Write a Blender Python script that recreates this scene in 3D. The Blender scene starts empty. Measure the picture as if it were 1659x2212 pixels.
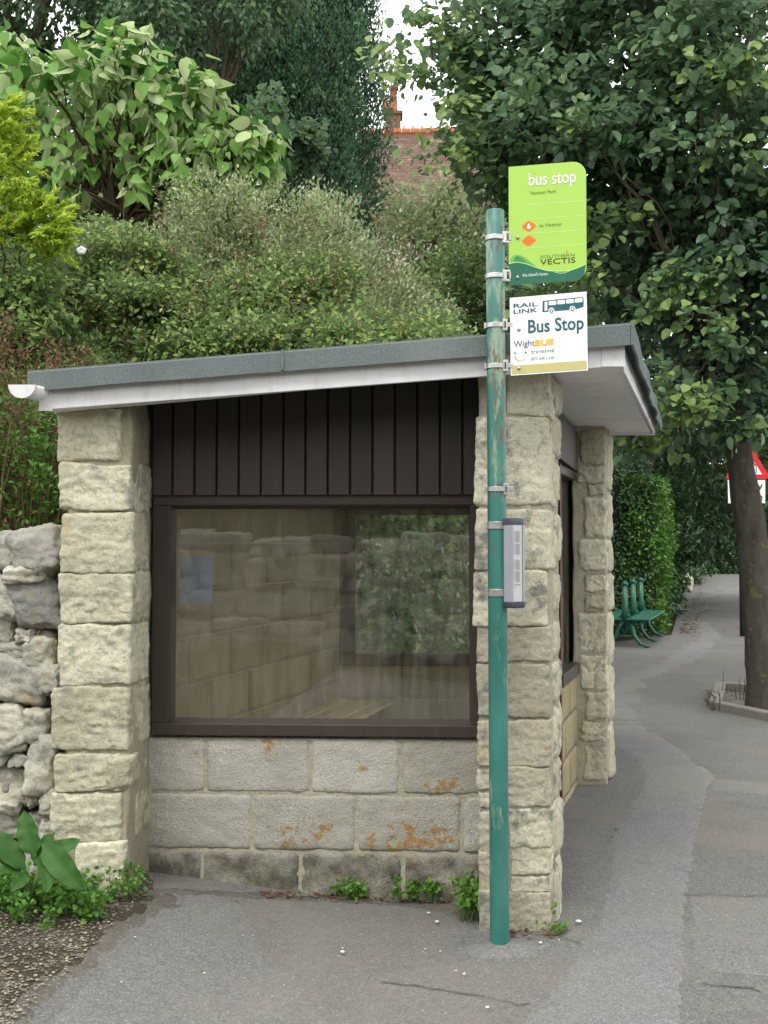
import bpy, bmesh, math, random
import numpy as np
from mathutils import Vector, Matrix, noise, geometry

C = bpy.context.scene
COL = C.collection
R = math.radians

# ---------------------------------------------------------------- camera, sky, sun, exposure
F = 2400.0                      # focal length in the measuring grid (1659 x 2212)
CU, CV, HV = 829.5, 1106.0, 1183.0
PITCH = math.atan((HV - CV) / F)
EYE = 1.5
cam = bpy.data.cameras.new('camera')
cam.sensor_fit = 'VERTICAL'
cam.sensor_height = 36.0
cam.lens = 36.0 * F / 2212.0
cam.clip_start = 0.05
cam.clip_end = 2000
co = bpy.data.objects.new('camera', cam)
COL.objects.link(co)
co.location = (0, 0, EYE)
co.rotation_euler = (R(90) + PITCH, 0, 0)
C.camera = co

W = bpy.data.worlds.new('World')
C.world = W
W.use_nodes = True
wn = W.node_tree
wn.nodes.clear()
SUN_EL, SUN_AZ = 55, 200
sky = wn.nodes.new('ShaderNodeTexSky')
sky.sky_type = 'NISHITA'
sky.sun_disc = False
sky.sun_elevation = R(SUN_EL)
sky.sun_rotation = R(SUN_AZ)
mx = wn.nodes.new('ShaderNodeMix')
mx.data_type = 'RGBA'
mx.inputs['Factor'].default_value = 0.8
mx.inputs['B'].default_value = (14.2, 14.1, 13.5, 1)
bg = wn.nodes.new('ShaderNodeBackground')
bg.inputs['Strength'].default_value = 0.1
wo = wn.nodes.new('ShaderNodeOutputWorld')
wn.links.new(sky.outputs[0], mx.inputs['A'])
wn.links.new(mx.outputs['Result'], bg.inputs[0])
wn.links.new(bg.outputs[0], wo.inputs[0])

sl = bpy.data.lights.new('sun', 'SUN')
sl.energy = 1.0
sl.angle = R(20)
sl.color = (1, 0.97, 0.92)
so = bpy.data.objects.new('sun', sl)
COL.objects.link(so)
# sun direction: sky sun_rotation measured clockwise from +Y
_el, _az = R(SUN_EL), R(SUN_AZ)
sd = Vector((math.sin(_az) * math.cos(_el), math.cos(_az) * math.cos(_el), math.sin(_el)))
so.rotation_euler = (-sd).to_track_quat('-Z', 'Y').to_euler()

C.view_settings.view_transform = 'Standard'
C.view_settings.look = 'None'
C.view_settings.gamma = 1
C.view_settings.exposure = 0.85
C.render.engine = 'CYCLES'
C.cycles.max_bounces = 8
C.cycles.transparent_max_bounces = 12

# ---------------------------------------------------------------- measuring helpers
cp, sp = math.cos(PITCH), math.sin(PITCH)
def ray(u, v):
    x, y = (u - CU) / F, (CV - v) / F
    return Vector((x, cp - y * sp, sp + y * cp))
def P(u, v, Y):
    d = ray(u, v)
    return Vector((0, 0, EYE)) + d * (Y / d.y)
def ss(a, b, x):
    t = min(1.0, max(0.0, (x - a) / (b - a)))
    return t * t * (3 - 2 * t)
DS = 0.2825                     # the street runs off to the right: dX per dY
dn = Vector((DS, 1)).normalized()
nl = Vector((-dn.y, dn.x))
def side(x, y):                 # metres to the left of the bank's foot
    return (x + 1.45) * nl.x + (y - 4.5) * nl.y
def hgt(x, y):
    h = 0.15 * ss(0.25, -1.65, x) * ss(9, 6, y)
    s = side(x, y)
    if s > 0 and y > 4.4:
        top = 1.25 + 0.5 * ss(5, 12, y)
        k = ss(0.12, 0.45, s) * ss(4.62, 4.95, y)
        h += k * (top + 0.42 * min(max(0, s - 0.4), 6) + 0.1 * min(max(0, s - 6.4), 30))
        if s > .5:
            h += 0.08 * noise.noise(Vector((x * .9, y * .9, 0))) * k
    h += 0.003 * noise.noise(Vector((x * 1.3, y * 1.3, 3.0)))
    return h
def G(u, v):
    z = 0.0
    d = ray(u, v)
    for _ in range(6):
        t = (z - EYE) / d.z
        p = Vector((0, 0, EYE)) + d * t
        z = hgt(p.x, p.y)
    return Vector((p.x, p.y, z))

# ---------------------------------------------------------------- object helpers
def tag(o, label=None, cat=None, group=None, kind=None):
    if label: o['label'] = label
    if cat: o['category'] = cat
    if group: o['group'] = group
    if kind: o['kind'] = kind
    return o
def empty(name, loc, label, cat, group=None):
    o = bpy.data.objects.new(name, None)
    o.empty_display_size = 0.2
    COL.objects.link(o)
    o.location = loc
    return tag(o, label, cat, group)
def adopt(o, parent):
    if parent is not None:
        # every mesh is built in world coordinates; its root may sit anywhere
        loc = Vector(parent.location) if parent.type == 'EMPTY' else Vector((0, 0, 0))
        o.parent = parent
        o.matrix_parent_inverse = Matrix.Translation(-loc)
    return o
class MB:
    def __init__(s):
        s.v, s.f, s.t, s.m = [], [], [], []
    def add(s, vs, fs, tint=0.5, mi=0):
        b = len(s.v)
        s.v += [tuple(p) for p in vs]
        s.f += [tuple(b + i for i in q) for q in fs]
        s.t += [tint] * len(vs)
        s.m += [mi] * len(fs)
    def box(s, x0, x1, y0, y1, z0, z1, tint=.5, mi=0, xf=None):
        vs = [Vector((x, y, z)) for x in (x0, x1) for y in (y0, y1) for z in (z0, z1)]
        if xf: vs = [xf(p) for p in vs]
        s.add(vs, [(0, 1, 3, 2), (4, 6, 7, 5), (0, 4, 5, 1), (2, 3, 7, 6), (0, 2, 6, 4), (1, 5, 7, 3)], tint, mi)
    def hexa(s, a, b, c, d, off, tint=.5, mi=0):     # quad a b c d (a loop) pushed by vector off
        off = Vector(off)
        q = [Vector(p) for p in (a, b, c, d)]
        vs = q + [p + off for p in q]
        s.add(vs, [(0, 1, 2, 3), (7, 6, 5, 4), (0, 4, 5, 1), (1, 5, 6, 2), (2, 6, 7, 3), (3, 7, 4, 0)], tint, mi)
    def tube(s, pts, rad, n=8, tint=.5, mi=0, cap=True):
        pts = [Vector(p) for p in pts]
        if not hasattr(rad, '__len__'): rad = [rad] * len(pts)
        vs, fs = [], []
        ref = None
        for i, p in enumerate(pts):
            a = (pts[min(i + 1, len(pts) - 1)] - pts[max(i - 1, 0)]).normalized()
            if ref is None:
                ref = a.orthogonal().normalized()
            ref = (ref - a * ref.dot(a)).normalized()
            b = a.cross(ref)
            for k in range(n):
                w = 2 * math.pi * k / n
                vs.append(p + (ref * math.cos(w) + b * math.sin(w)) * rad[i])
        for i in range(len(pts) - 1):
            for k in range(n):
                k2 = (k + 1) % n
                fs.append((i * n + k, i * n + k2, (i + 1) * n + k2, (i + 1) * n + k))
        if cap:
            fs.append(tuple(range(n))[::-1])
            fs.append(tuple((len(pts) - 1) * n + k for k in range(n)))
        s.add(vs, fs, tint, mi)
    def stone(s, x0, x1, y0, y1, z0, z1, seed=0, n=10, k=7.0, amp=.012, fr=14.0, warp=.05, tint=None, xf=None, rot=0, mi=0):
        rnd = random.Random(seed)
        if tint is None: tint = rnd.random()
        c = Vector(((x0 + x1) / 2, (y0 + y1) / 2, (z0 + z1) / 2))
        h = Vector(((x1 - x0) / 2, (y1 - y0) / 2, (z1 - z0) / 2))
        hm = min(h)
        cr = {}
        for a in (-1, 1):
            for b in (-1, 1):
                for e in (-1, 1):
                    cr[(a, b, e)] = Vector([(rnd.random() - .5) * 2 * warp * h[i] for i in range(3)])
        key, vs, fs = {}, [], []
        so_ = Vector((rnd.random() * 50, rnd.random() * 50, rnd.random() * 50))
        cr_, sr_ = math.cos(rot), math.sin(rot)
        def vert(p):
            kk = (round(p[0] * 1000), round(p[1] * 1000), round(p[2] * 1000))
            if kk in key: return key[kk]
            m = max(abs(p[0]), abs(p[1]), abs(p[2]))
            # rounding measured in metres so long stones keep tight corners
            nn = (abs(p[0]) ** k + abs(p[1]) ** k + abs(p[2]) ** k) ** (1 / k)
            q = Vector(p) * (m / nn)
            w = Vector((0, 0, 0))
            for a in (-1, 1):
                for b in (-1, 1):
                    for e in (-1, 1):
                        w += cr[(a, b, e)] * ((1 + a * q.x) * (1 + b * q.y) * (1 + e * q.z) / 8)
            loc = Vector((q.x * h.x, q.y * h.y, q.z * h.z)) + w
            if rot:
                loc = Vector((loc.x * cr_ - loc.z * sr_, loc.y, loc.x * sr_ + loc.z * cr_))
            pos = c + loc
            dirn = Vector((q.x / h.x, q.y / h.y, q.z / h.z)) * hm
            dirn.normalize()
            n1 = noise.noise(pos * fr * .45 + so_)
            n2 = noise.noise(pos * fr + so_)
            n3 = 1 - abs(noise.noise(pos * fr * 1.7 + so_)) * 2
            n4 = noise.noise(pos * fr * 4 + so_)
            sp3 = sorted((abs(p[0]), abs(p[1]), abs(p[2])))
            edge = sp3[1] ** 6
            e1 = max(0, noise.noise(pos * fr * .8 + so_ * 2) + .12)
            n5 = noise.noise(Vector((pos.x * fr * 1.2, pos.y * fr * 1.2, pos.z * fr * 4)) + so_)
            pos = pos + dirn * amp * (n1 * .8 + n2 * .7 + (n3 - .5) * .5 + n4 * .45 + n5 * .45 - edge * e1 * 1.1)
            if xf: pos = xf(pos)
            key[kk] = len(vs)
            vs.append(pos)
            return key[kk]
        for ax in range(3):
            for sg in (-1, 1):
                g = []
                for i in range(n + 1):
                    row = []
                    for j in range(n + 1):
                        p = [0, 0, 0]
                        p[ax] = sg
                        p[(ax + 1) % 3] = -1 + 2 * i / n
                        p[(ax + 2) % 3] = -1 + 2 * j / n
                        row.append(vert(tuple(p)))
                    g.append(row)
                for i in range(n):
                    for j in range(n):
                        q = (g[i][j], g[i + 1][j], g[i + 1][j + 1], g[i][j + 1])
                        fs.append(q if sg > 0 else q[::-1])
        s.add(vs, fs, tint, mi)
    def build(s, name, mats, parent=None, smooth=False, bevel=0, kind=None):
        me = bpy.data.meshes.new(name)
        me.from_pydata(s.v, [], s.f)
        if not isinstance(mats, (list, tuple)): mats = [mats]
        for m in mats: me.materials.append(m)
        if len(mats) > 1: me.polygons.foreach_set('material_index', s.m)
        at = me.attributes.new('tint', 'FLOAT', 'POINT')
        at.data.foreach_set('value', s.t)
        if smooth: me.polygons.foreach_set('use_smooth', [True] * len(s.f))
        me.update()
        o = bpy.data.objects.new(name, me)
        COL.objects.link(o)
        if bevel:
            md = o.modifiers.new('bevel', 'BEVEL')
            md.width = bevel
            md.segments = 2
            md.limit_method = 'ANGLE'
        adopt(o, parent)
        if kind: o['kind'] = kind
        return o

# ---------------------------------------------------------------- material helpers
class NT:
    def __init__(s, name):
        s.m = bpy.data.materials.new(name)
        s.m.use_nodes = True
        s.n = s.m.node_tree
        s.n.nodes.clear()
        s.out = s.new('ShaderNodeOutputMaterial')
        s.b = s.new('ShaderNodeBsdfPrincipled')
        s.n.links.new(s.b.outputs[0], s.out.inputs[0])
        s.tc = s.new('ShaderNodeTexCoord')
    def new(s, t): return s.n.nodes.new(t)
    def l(s, a, b): s.n.links.new(a, b)
    def co(s, scale=(1, 1, 1), rot=(0, 0, 0), loc=(0, 0, 0)):
        mp = s.new('ShaderNodeMapping')
        mp.inputs['Scale'].default_value = scale
        mp.inputs['Rotation'].default_value = rot
        mp.inputs['Location'].default_value = loc
        s.l(s.tc.outputs['Object'], mp.inputs[0])
        return mp.outputs[0]
    def noise(s, scale, detail=4, rough=.55, co=None, dist=0):
        t = s.new('ShaderNodeTexNoise')
        t.inputs['Scale'].default_value = scale
        t.inputs['Detail'].default_value = detail
        t.inputs['Roughness'].default_value = rough
        t.inputs['Distortion'].default_value = dist
        s.l(co or s.tc.outputs['Object'], t.inputs['Vector'])
        return t.outputs['Fac']
    def vor(s, scale, co=None, feat='F1', rnd=1.0, out='Distance'):
        t = s.new('ShaderNodeTexVoronoi')
        t.feature = feat
        t.inputs['Scale'].default_value = scale
        t.inputs['Randomness'].default_value = rnd
        s.l(co or s.tc.outputs['Object'], t.inputs['Vector'])
        return t.outputs[out]
    def ramp(s, fac, stops, interp='LINEAR'):
        r = s.new('ShaderNodeValToRGB')
        r.color_ramp.interpolation = interp
        e = r.color_ramp.elements
        while len(e) > 1: e.remove(e[-1])
        for i, (p, c) in enumerate(stops):
            if not hasattr(c, '__len__'): c = (c, c, c)
            el = e[0] if i == 0 else e.new(p)
            el.position = p
            el.color = (*c, 1)
        s.l(fac, r.inputs[0])
        return r.outputs[0]
    def mix(s, fac, a, b, mode='MIX'):
        m = s.new('ShaderNodeMix')
        m.data_type = 'RGBA'
        m.blend_type = mode
        for inp, val in (('Factor', fac), ('A', a), ('B', b)):
            sk = m.inputs[0] if inp == 'Factor' else m.inputs[6 if inp == 'A' else 7]
            if hasattr(val, 'is_linked') or isinstance(val, bpy.types.NodeSocket): s.l(val, sk)
            elif hasattr(val, '__len__'): sk.default_value = (*val, 1)
            else: sk.default_value = val
        return m.outputs[2]
    def math(s, op, a, b=0.0):
        m = s.new('ShaderNodeMath')
        m.operation = op
        for i, v in enumerate((a, b)):
            if isinstance(v, bpy.types.NodeSocket): s.l(v, m.inputs[i])
            else: m.inputs[i].default_value = v
        return m.outputs[0]
    def attr(s, name='tint'):
        a = s.new('ShaderNodeAttribute')
        a.attribute_name = name
        return a.outputs['Fac']
    def bump(s, h, strength=.5, dist=.01, prev=None):
        b = s.new('ShaderNodeBump')
        b.inputs['Strength'].default_value = strength
        b.inputs['Distance'].default_value = dist
        s.l(h, b.inputs['Height'])
        if prev is not None: s.l(prev, b.inputs['Normal'])
        s.l(b.outputs[0], s.b.inputs['Normal'])
        return b.outputs[0]
    def fin(s, col=None, rough=.8, metal=0, spec=.3):
        if col is not None:
            if isinstance(col, bpy.types.NodeSocket): s.l(col, s.b.inputs['Base Color'])
            else: s.b.inputs['Base Color'].default_value = (*col, 1)
        if isinstance(rough, bpy.types.NodeSocket): s.l(rough, s.b.inputs['Roughness'])
        else: s.b.inputs['Roughness'].default_value = rough
        s.b.inputs['Metallic'].default_value = metal
        s.b.inputs['Specular IOR Level'].default_value = spec
        return s.m

def flat(name, col, rough=.6, metal=0, spec=.3, var=.12, sc=30):
    t = NT(name)
    f = t.noise(sc, 4)
    c = t.ramp(f, [(.3, tuple(x * (1 - var) for x in col)), (.7, tuple(min(1, x * (1 + var)) for x in col))])
    return t.fin(c, rough, metal, spec)

def m_stone(name, a, b, lich=.5, orange=0.0, tv=.45):
    t = NT(name)
    big = t.noise(3.5, 5, .6)
    c = t.ramp(t.math('ADD', t.math('MULTIPLY', big, 1 - tv), t.math('MULTIPLY', t.attr(), tv)), [(.25, a), (.7, b)])
    fine = t.noise(60, 6, .7)
    c = t.mix(t.ramp(fine, [(.3, .55), (.5, 0)]), c, (.16, .145, .11))
    # ochre rusty stain
    st = t.noise(6, 4, .6, t.co(loc=(3, 1, 7)))
    c = t.mix(t.ramp(st, [(.58, 0), (.74, .55)]), c, (.40, .30, .14))
    gr = t.noise(11, 6, .65, t.co(loc=(7, 5, 1)))
    c = t.mix(t.ramp(gr, [(.52, 0), (.64, lich)]), c, (.20, .20, .175))
    pits = t.vor(75)
    c = t.mix(t.ramp(pits, [(.08, .55), (.17, 0)]), c, (.07, .065, .05))
    wl = t.noise(30, 5, .7, t.co(loc=(1, 9, 3)))
    c = t.mix(t.ramp(wl, [(.66, 0), (.72, .5)]), c, (.62, .62, .56))
    if orange:
        og = t.noise(24, 4, .6, t.co(loc=(11, 2, 5)))
        c = t.mix(t.ramp(og, [(.66, 0), (.70, orange)]), c, (.42, .20, .04))
    b1 = t.bump(t.noise(16, 8, .7), .75, .02)
    b2 = t.bump(t.noise(95, 5, .7), .5, .006, b1)
    t.bump(t.ramp(pits, [(.05, 0), (.2, 1)]), .35, .004, b2)
    return t.fin(c, .92, 0, .15)
M = {}
M['stone'] = m_stone('limestone', (.36, .335, .24), (.66, .63, .485), .55)
M['stone2'] = m_stone('weathered_stone', (.30, .27, .205), (.62, .59, .46), .95, .5)
M['flint'] = m_stone('rubble_stone', (.24, .24, .22), (.56, .54, .44), .6, 0, .5)
M['mortar'] = m_stone('mortar', (.33, .30, .22), (.43, .40, .31), .3)

def m_block(name, a, b, lich=1.0):
    t = NT(name)
    big = t.noise(4, 5, .6)
    c = t.ramp(t.math('ADD', t.math('MULTIPLY', big, .7), t.math('MULTIPLY', t.attr(), .3)), [(.3, a), (.7, b)])
    sp_ = t.vor(130)
    c = t.mix(t.ramp(sp_, [(.12, .6), (.25, 0)]), c, (.09, .085, .07))
    if lich:
        w = t.noise(150, 3, .8)
        reg = t.noise(3.0, 4, .6, t.co(loc=(4, 1, 2)))
        wf = t.math('MULTIPLY', t.ramp(w, [(.54, 0), (.60, .85)]), t.ramp(reg, [(.38, 0.15), (.58, 1)]))
        c = t.mix(wf, c, (.60, .60, .56))
        o1 = t.noise(30, 4, .55, t.co(loc=(2, 2, 9)))
        acc = None
        for (u_, v_, r_) in ((900, 1812, .13), (850, 1815, .06), (800, 1808, .06), (640, 1805, .11), (700, 1795, .07), (590, 1608, .05), (780, 1650, .04), (960, 1690, .09), (945, 1800, .08)):
            vm = t.new('ShaderNodeVectorMath'); vm.operation = 'DISTANCE'
            t.l(t.tc.outputs['Object'], vm.inputs[0])
            vm.inputs[1].default_value = ((u_ - CU) / F * 4.77, 4.77, EYE + (HV - v_) / F * 4.77)
            f_ = t.math('SUBTRACT', 1.0, t.math('DIVIDE', vm.outputs['Value'], r_ ))
            acc = f_ if acc is None else t.math('MAXIMUM', acc, f_)
        lv = t.math('ADD', o1, t.math('MULTIPLY', t.math('MAXIMUM', acc, -.3), .2))
        c = t.mix(t.ramp(lv, [(.60, 0), (.68, .75)]), c, t.ramp(t.noise(60, 3, .6), [(.35, (.22, .12, .03)), (.65, (.42, .21, .03))]))
        # damp black band of dirt along the foot of the wall
        sep = t.new('ShaderNodeSeparateXYZ')
        t.l(t.tc.outputs['Object'], sep.inputs[0])
        z = t.math('ADD', sep.outputs[2], t.math('MULTIPLY', t.noise(5, 5, .7, t.co((1, 1, .35))), .22))
        zf = t.math('MULTIPLY', t.ramp(z, [(.27, .92), (.36, 0)]), t.ramp(t.noise(9, 5, .7), [(.32, .25), (.6, 1)]))
        c = t.mix(zf, c, (.07, .065, .05))
        gz = t.math('MULTIPLY', t.ramp(z, [(.22, .25), (.42, 0)]), t.ramp(t.noise(14, 4, .7, t.co(loc=(5, 5, 5))), [(.45, 0), (.6, 1)]))
        c = t.mix(gz, c, (.24, .22, .10))
    b1 = t.bump(t.noise(45, 6, .75), .7, .012)
    t.bump(sp_, .4, .004, b1)
    return t.fin(c, .95, 0, .12)
M['block'] = m_block('concrete_block', (.32, .31, .26), (.43, .42, .365))
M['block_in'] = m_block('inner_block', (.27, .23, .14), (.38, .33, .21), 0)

def m_asphalt(name, a, b, seed=0, speck=.5):
    t = NT(name)
    big = t.noise(1.6, 6, .6, t.co(loc=(seed, seed * 2, 0)))
    c = t.ramp(big, [(.3, a), (.7, b)])
    fine = t.noise(220, 3, .8)
    c = t.mix(t.ramp(fine, [(.35, .5), (.55, 0)]), c, tuple(x * .62 for x in a))
    c = t.mix(t.ramp(fine, [(.62, 0), (.72, .5)]), c, (.30, .29, .27))
    cs = t.new('ShaderNodeSeparateColor')
    t.l(t.vor(210, out='Color'), cs.inputs[0])
    agg = t.ramp(cs.outputs[0], [(.05, tuple(x * .45 for x in a)), (.5, tuple(x * .95 for x in b)), (.93, tuple(x * 1.35 for x in b)), (1, (.42, .41, .38))])
    c = t.mix(.5, c, agg)
    spot = t.vor(5.5, t.co(loc=(seed, 7, 0)))
    c = t.mix(t.ramp(t.math('ADD', spot, t.math('MULTIPLY', t.noise(20, 4, .7), .10)), [(.085, .45), (.13, 0)]), c, tuple(x * .45 for x in a))
    mid = t.noise(38, 5, .8, t.co(loc=(seed, 3, 1)))
    c = t.mix(t.ramp(mid, [(.34, .45), (.5, 0)]), c, tuple(x * .6 for x in a))
    c = t.mix(t.ramp(mid, [(.56, 0), (.72, .35)]), c, tuple(x * 1.7 for x in b))
    w = t.vor(16, t.co(loc=(seed, 0, 0)))
    c = t.mix(t.ramp(w, [(.03, speck), (.05, 0)]), c, (.55, .54, .5))
    st = t.noise(.7, 5, .7, t.co(loc=(seed + 5, 2, 0)))
    c = t.mix(t.ramp(st, [(.45, 0), (.68, .42)]), c, (.22, .20, .165))
    dk = t.noise(3.1, 6, .7, t.co(loc=(seed + 9, 1, 0)))
    c = t.mix(t.ramp(dk, [(.55, 0), (.74, .42)]), c, tuple(x * .5 for x in a))
    b1 = t.bump(t.noise(160, 4, .7), .55, .004)
    t.bump(t.noise(4, 3, .5), .25, .02, b1)
    return t.fin(c, .88, 0, .25)
M['asphalt'] = m_asphalt('asphalt', (.126, .123, .12), (.168, .164, .159), 0)
M['asphalt_l'] = m_asphalt('asphalt_patch', (.160, .160, .162), (.20, .20, .202), 3, .3)
M['asphalt_m'] = m_asphalt('asphalt_worn', (.148, .146, .143), (.188, .185, .18), 7, .3)
M['asphalt_d'] = m_asphalt('asphalt_crack', (.06, .06, .052), (.085, .082, .07), 5, 0)
M['road'] = m_asphalt('road_asphalt', (.16, .16, .165), (.2, .2, .2), 2, 0)

def m_earth():
    t = NT('earth')
    c = t.ramp(t.noise(3, 6, .7), [(.3, (.035, .045, .015)), (.55, (.06, .06, .025)), (.7, (.09, .07, .04))])
    t.bump(t.noise(20, 6, .7), .8, .05)
    return t.fin(c, .95, 0, .1)
M['earth'] = m_earth()
def m_gravel():
    t = NT('gravel_bed')
    cell = t.vor(120, out='Color')
    sep = t.new('ShaderNodeSeparateColor')
    t.l(cell, sep.inputs[0])
    c = t.ramp(sep.outputs[0], [(.1, (.05, .042, .03)), (.5, (.09, .078, .055)), (.8, (.16, .14, .11)), (.98, (.34, .31, .26))])
    c = t.mix(t.ramp(t.noise(7, 5, .7), [(.46, .85), (.62, 0)]), c, (.045, .038, .027))
    d = t.vor(120)
    b = t.bump(d, -.9, .01)
    t.bump(t.noise(30, 5, .7), .6, .02, b)
    return t.fin(c, .95, 0, .15)
M['gravel'] = m_gravel()

def m_leaf(name, cols, under=None, trans=.3, rough=.45, spec=.35, big=0):
    t = NT(name)
    k = len(cols)
    c = t.ramp(t.attr(), [(i / max(1, k - 1) * .96 + .02, cc) for i, cc in enumerate(cols)])
    if big:
        c = t.mix(t.ramp(t.noise(big, 4, .6), [(.35, .35), (.7, 0)]), c, tuple(x * .55 for x in cols[0]))
    if under:
        g = t.new('ShaderNodeNewGeometry')
        c = t.mix(g.outputs['Backfacing'], c, under)
    t.fin(c, rough, 0, spec)
    tr = t.new('ShaderNodeBsdfTranslucent')
    t.l(c, tr.inputs[0])
    mxs = t.new('ShaderNodeMixShader')
    mxs.inputs[0].default_value = trans
    t.l(t.b.outputs[0], mxs.inputs[1])
    t.l(tr.outputs[0], mxs.inputs[2])
    t.l(mxs.outputs[0], t.out.inputs[0])
    return t.m
M['lime'] = m_leaf('lime_leaf', [(.026, .062, .036), (.07, .15, .072), (.12, .22, .09), (.24, .35, .10)], (.15, .24, .13), .42, .38, .5)
M['darkleaf'] = m_leaf('dark_leaf', [(.045, .085, .045), (.065, .13, .055), (.10, .18, .065)], None, .2)
M['cypress'] = m_leaf('cypress_leaf', [(.022, .06, .034), (.06, .135, .068), (.12, .22, .10)], None, .12, .6, .2)
M['bigleaf'] = m_leaf('broad_leaf', [(.045, .13, .035), (.11, .26, .05), (.24, .43, .10)], (.44, .54, .27), .35, .5, .3, 0)
M['greyleaf'] = m_leaf('grey_leaf', [(.08, .13, .04), (.19, .25, .09), (.29, .36, .15), (.58, .61, .38)], (.44, .48, .32), .25, .6, .2)
M['mixleaf'] = m_leaf('mixed_leaf', [(.065, .145, .035), (.12, .24, .05), (.19, .31, .07), (.25, .35, .09), (.36, .39, .13), (.33, .24, .15)], (.20, .28, .13), .3)
M['yellow'] = m_leaf('yellow_leaf', [(.28, .42, .05), (.48, .62, .08), (.66, .75, .13)], None, .4, .6, .2)
M['hedge'] = m_leaf('hedge_leaf', [(.03, .075, .03), (.045, .11, .035), (.06, .15, .035)], None, .25, .35, .5)
M['hedge_b'] = m_leaf('bright_hedge_leaf', [(.05, .13, .02), (.09, .22, .03), (.13, .30, .04)], None, .3, .35, .5)
M['ivy'] = m_leaf('ivy_leaf', [(.03, .08, .03), (.07, .15, .04), (.13, .24, .06), (.22, .30, .12)], None, .25, .35, .5)
M['weed'] = m_leaf('weed_leaf', [(.07, .18, .03), (.11, .26, .04), (.18, .34, .06)], None, .35)
M['brown'] = m_leaf('dead_leaf', [(.10, .06, .035), (.17, .10, .06), (.22, .16, .10)], None, .2, .8, .1)
M['dock'] = m_leaf('dock_leaf', [(.05, .14, .03), (.075, .19, .04)], (.12, .22, .08), .3, .55, .25, 30)
def m_bark(name, a, b, lich=True):
    t = NT(name)
    n1 = t.noise(14, 6, .7, t.co((1, 1, .3)))
    c = t.ramp(n1, [(.3, a), (.7, b)])
    if lich:
        c = t.mix(t.ramp(t.noise(9, 4, .6, t.co(loc=(3, 3, 3))), [(.62, 0), (.68, .6)]), c, (.20, .17, .05))
        c = t.mix(t.ramp(t.noise(30, 4, .6), [(.62, 0), (.7, .5)]), c, (.2, .2, .17))
    t.bump(n1, .8, .02)
    return t.fin(c, .9, 0, .15)
M['bark'] = m_bark('bark', (.05, .045, .037), (.105, .095, .078))
M['twig'] = m_bark('twig', (.06, .045, .03), (.12, .09, .06), False)

def m_wood(name, a, b, rough=.55, spec=.35):
    t = NT(name)
    n1 = t.noise(9, 6, .65, t.co((6, 6, .5)))
    c = t.ramp(t.math('ADD', t.math('MULTIPLY', n1, .7), t.math('MULTIPLY', t.attr(), .3)), [(.3, a), (.7, b)])
    c = t.mix(t.ramp(t.noise(55, 3, .6), [(.70, 0), (.78, .4)]), c, tuple(x * 2.6 for x in b))
    t.bump(t.noise(60, 4, .6, t.co((1, 1, .06))), .25, .003)
    return t.fin(c, rough, 0, spec)
M['board'] = m_wood('stained_board', (.036, .029, .027), (.058, .046, .042))
M['frame'] = m_wood('brown_frame', (.036, .027, .022), (.056, .042, .035), .45)
M['redframe'] = m_wood('red_brown_frame', (.085, .022, .018), (.12, .032, .025), .5)
M['slat'] = m_wood('bench_slat', (.46, .34, .16), (.62, .48, .25), .5)

def m_felt():
    t = NT('roofing_felt')
    c = t.ramp(t.noise(3, 5, .6), [(.3, (.125, .155, .155)), (.7, (.18, .205, .205))])
    f = t.noise(260, 2, .8)
    c = t.mix(t.ramp(f, [(.56, 0), (.68, .6)]), c, (.36, .38, .38))
    c = t.mix(t.ramp(f, [(.32, .5), (.45, 0)]), c, (.06, .075, .075))
    t.bump(f, .5, .004)
    return t.fin(c, .9, 0, .2)
M['felt'] = m_felt()
def m_pvc():
    t = NT('white_upvc')
    c = t.ramp(t.noise(5, 4, .6, t.co((1, 1, 4))), [(.3, (.66, .65, .66)), (.65, (.76, .76, .78))])
    c = t.mix(t.ramp(t.noise(14, 6, .8, t.co((1.6, 1.6, .35))), [(.52, 0), (.72, .4)]), c, (.38, .37, .31))
    return t.fin(c, .35, 0, .5)
M['pvc'] = m_pvc()
M['soffit'] = flat('soffit_board', (.78, .77, .77), .5, 0, .4, .06, 8)
M['underside'] = flat('roof_underside', (.05, .045, .04), .9)
def m_pole():
    t = NT('green_pole_paint')
    z = t.co((1, 1, .35))
    c = t.ramp(t.noise(9, 5, .6, z), [(.3, (.02, .125, .102)), (.7, (.05, .20, .17))])
    # the upper part is faded: old pale paint shows through
    sep = t.new('ShaderNodeSeparateXYZ')
    t.l(t.tc.outputs['Object'], sep.inputs[0])
    up = t.ramp(t.math('MULTIPLY', sep.outputs[2], .3333), [(.04, .06), (.40, .08), (.62, .16)])
    pf = t.ramp(t.math('ADD', t.noise(11, 5, .65, t.co((1, 1, .22), loc=(3, 3, 3))), up), [(.67, 0), (.73, .8)])
    c = t.mix(pf, c, (.24, .33, .22))
    rf = t.math('ADD', t.noise(30, 7, .8, t.co((1, 1, .28), loc=(9, 1, 4))), up)
    c = t.mix(t.ramp(rf, [(.71, 0), (.76, .9)]), c, (.13, .06, .035))
    t.bump(rf, -.25, .004)
    return t.fin(c, .38, 0, .5)
M['pole'] = m_pole()
M['steel'] = flat('steel', (.52, .51, .50), .38, .85, .5, .25, 40)
M['bolt'] = flat('zinc_bolt', (.45, .44, .42), .4, .6, .5, .2, 60)
M['alu'] = flat('aluminium', (.34, .35, .40), .45, .3, .5, .06, 12)
M['cap'] = flat('dark_plastic', (.055, .06, .085), .45, 0, .4, .1)
M['rubber'] = flat('black_rubber', (.03, .03, .035), .6)
M['s_green'] = flat('sign_lime', (.37, .60, .095), .4, 0, .4, .03, 6)
M['s_dark'] = flat('sign_dark_green', (.012, .13, .07), .4, 0, .4, .05, 6)
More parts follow.
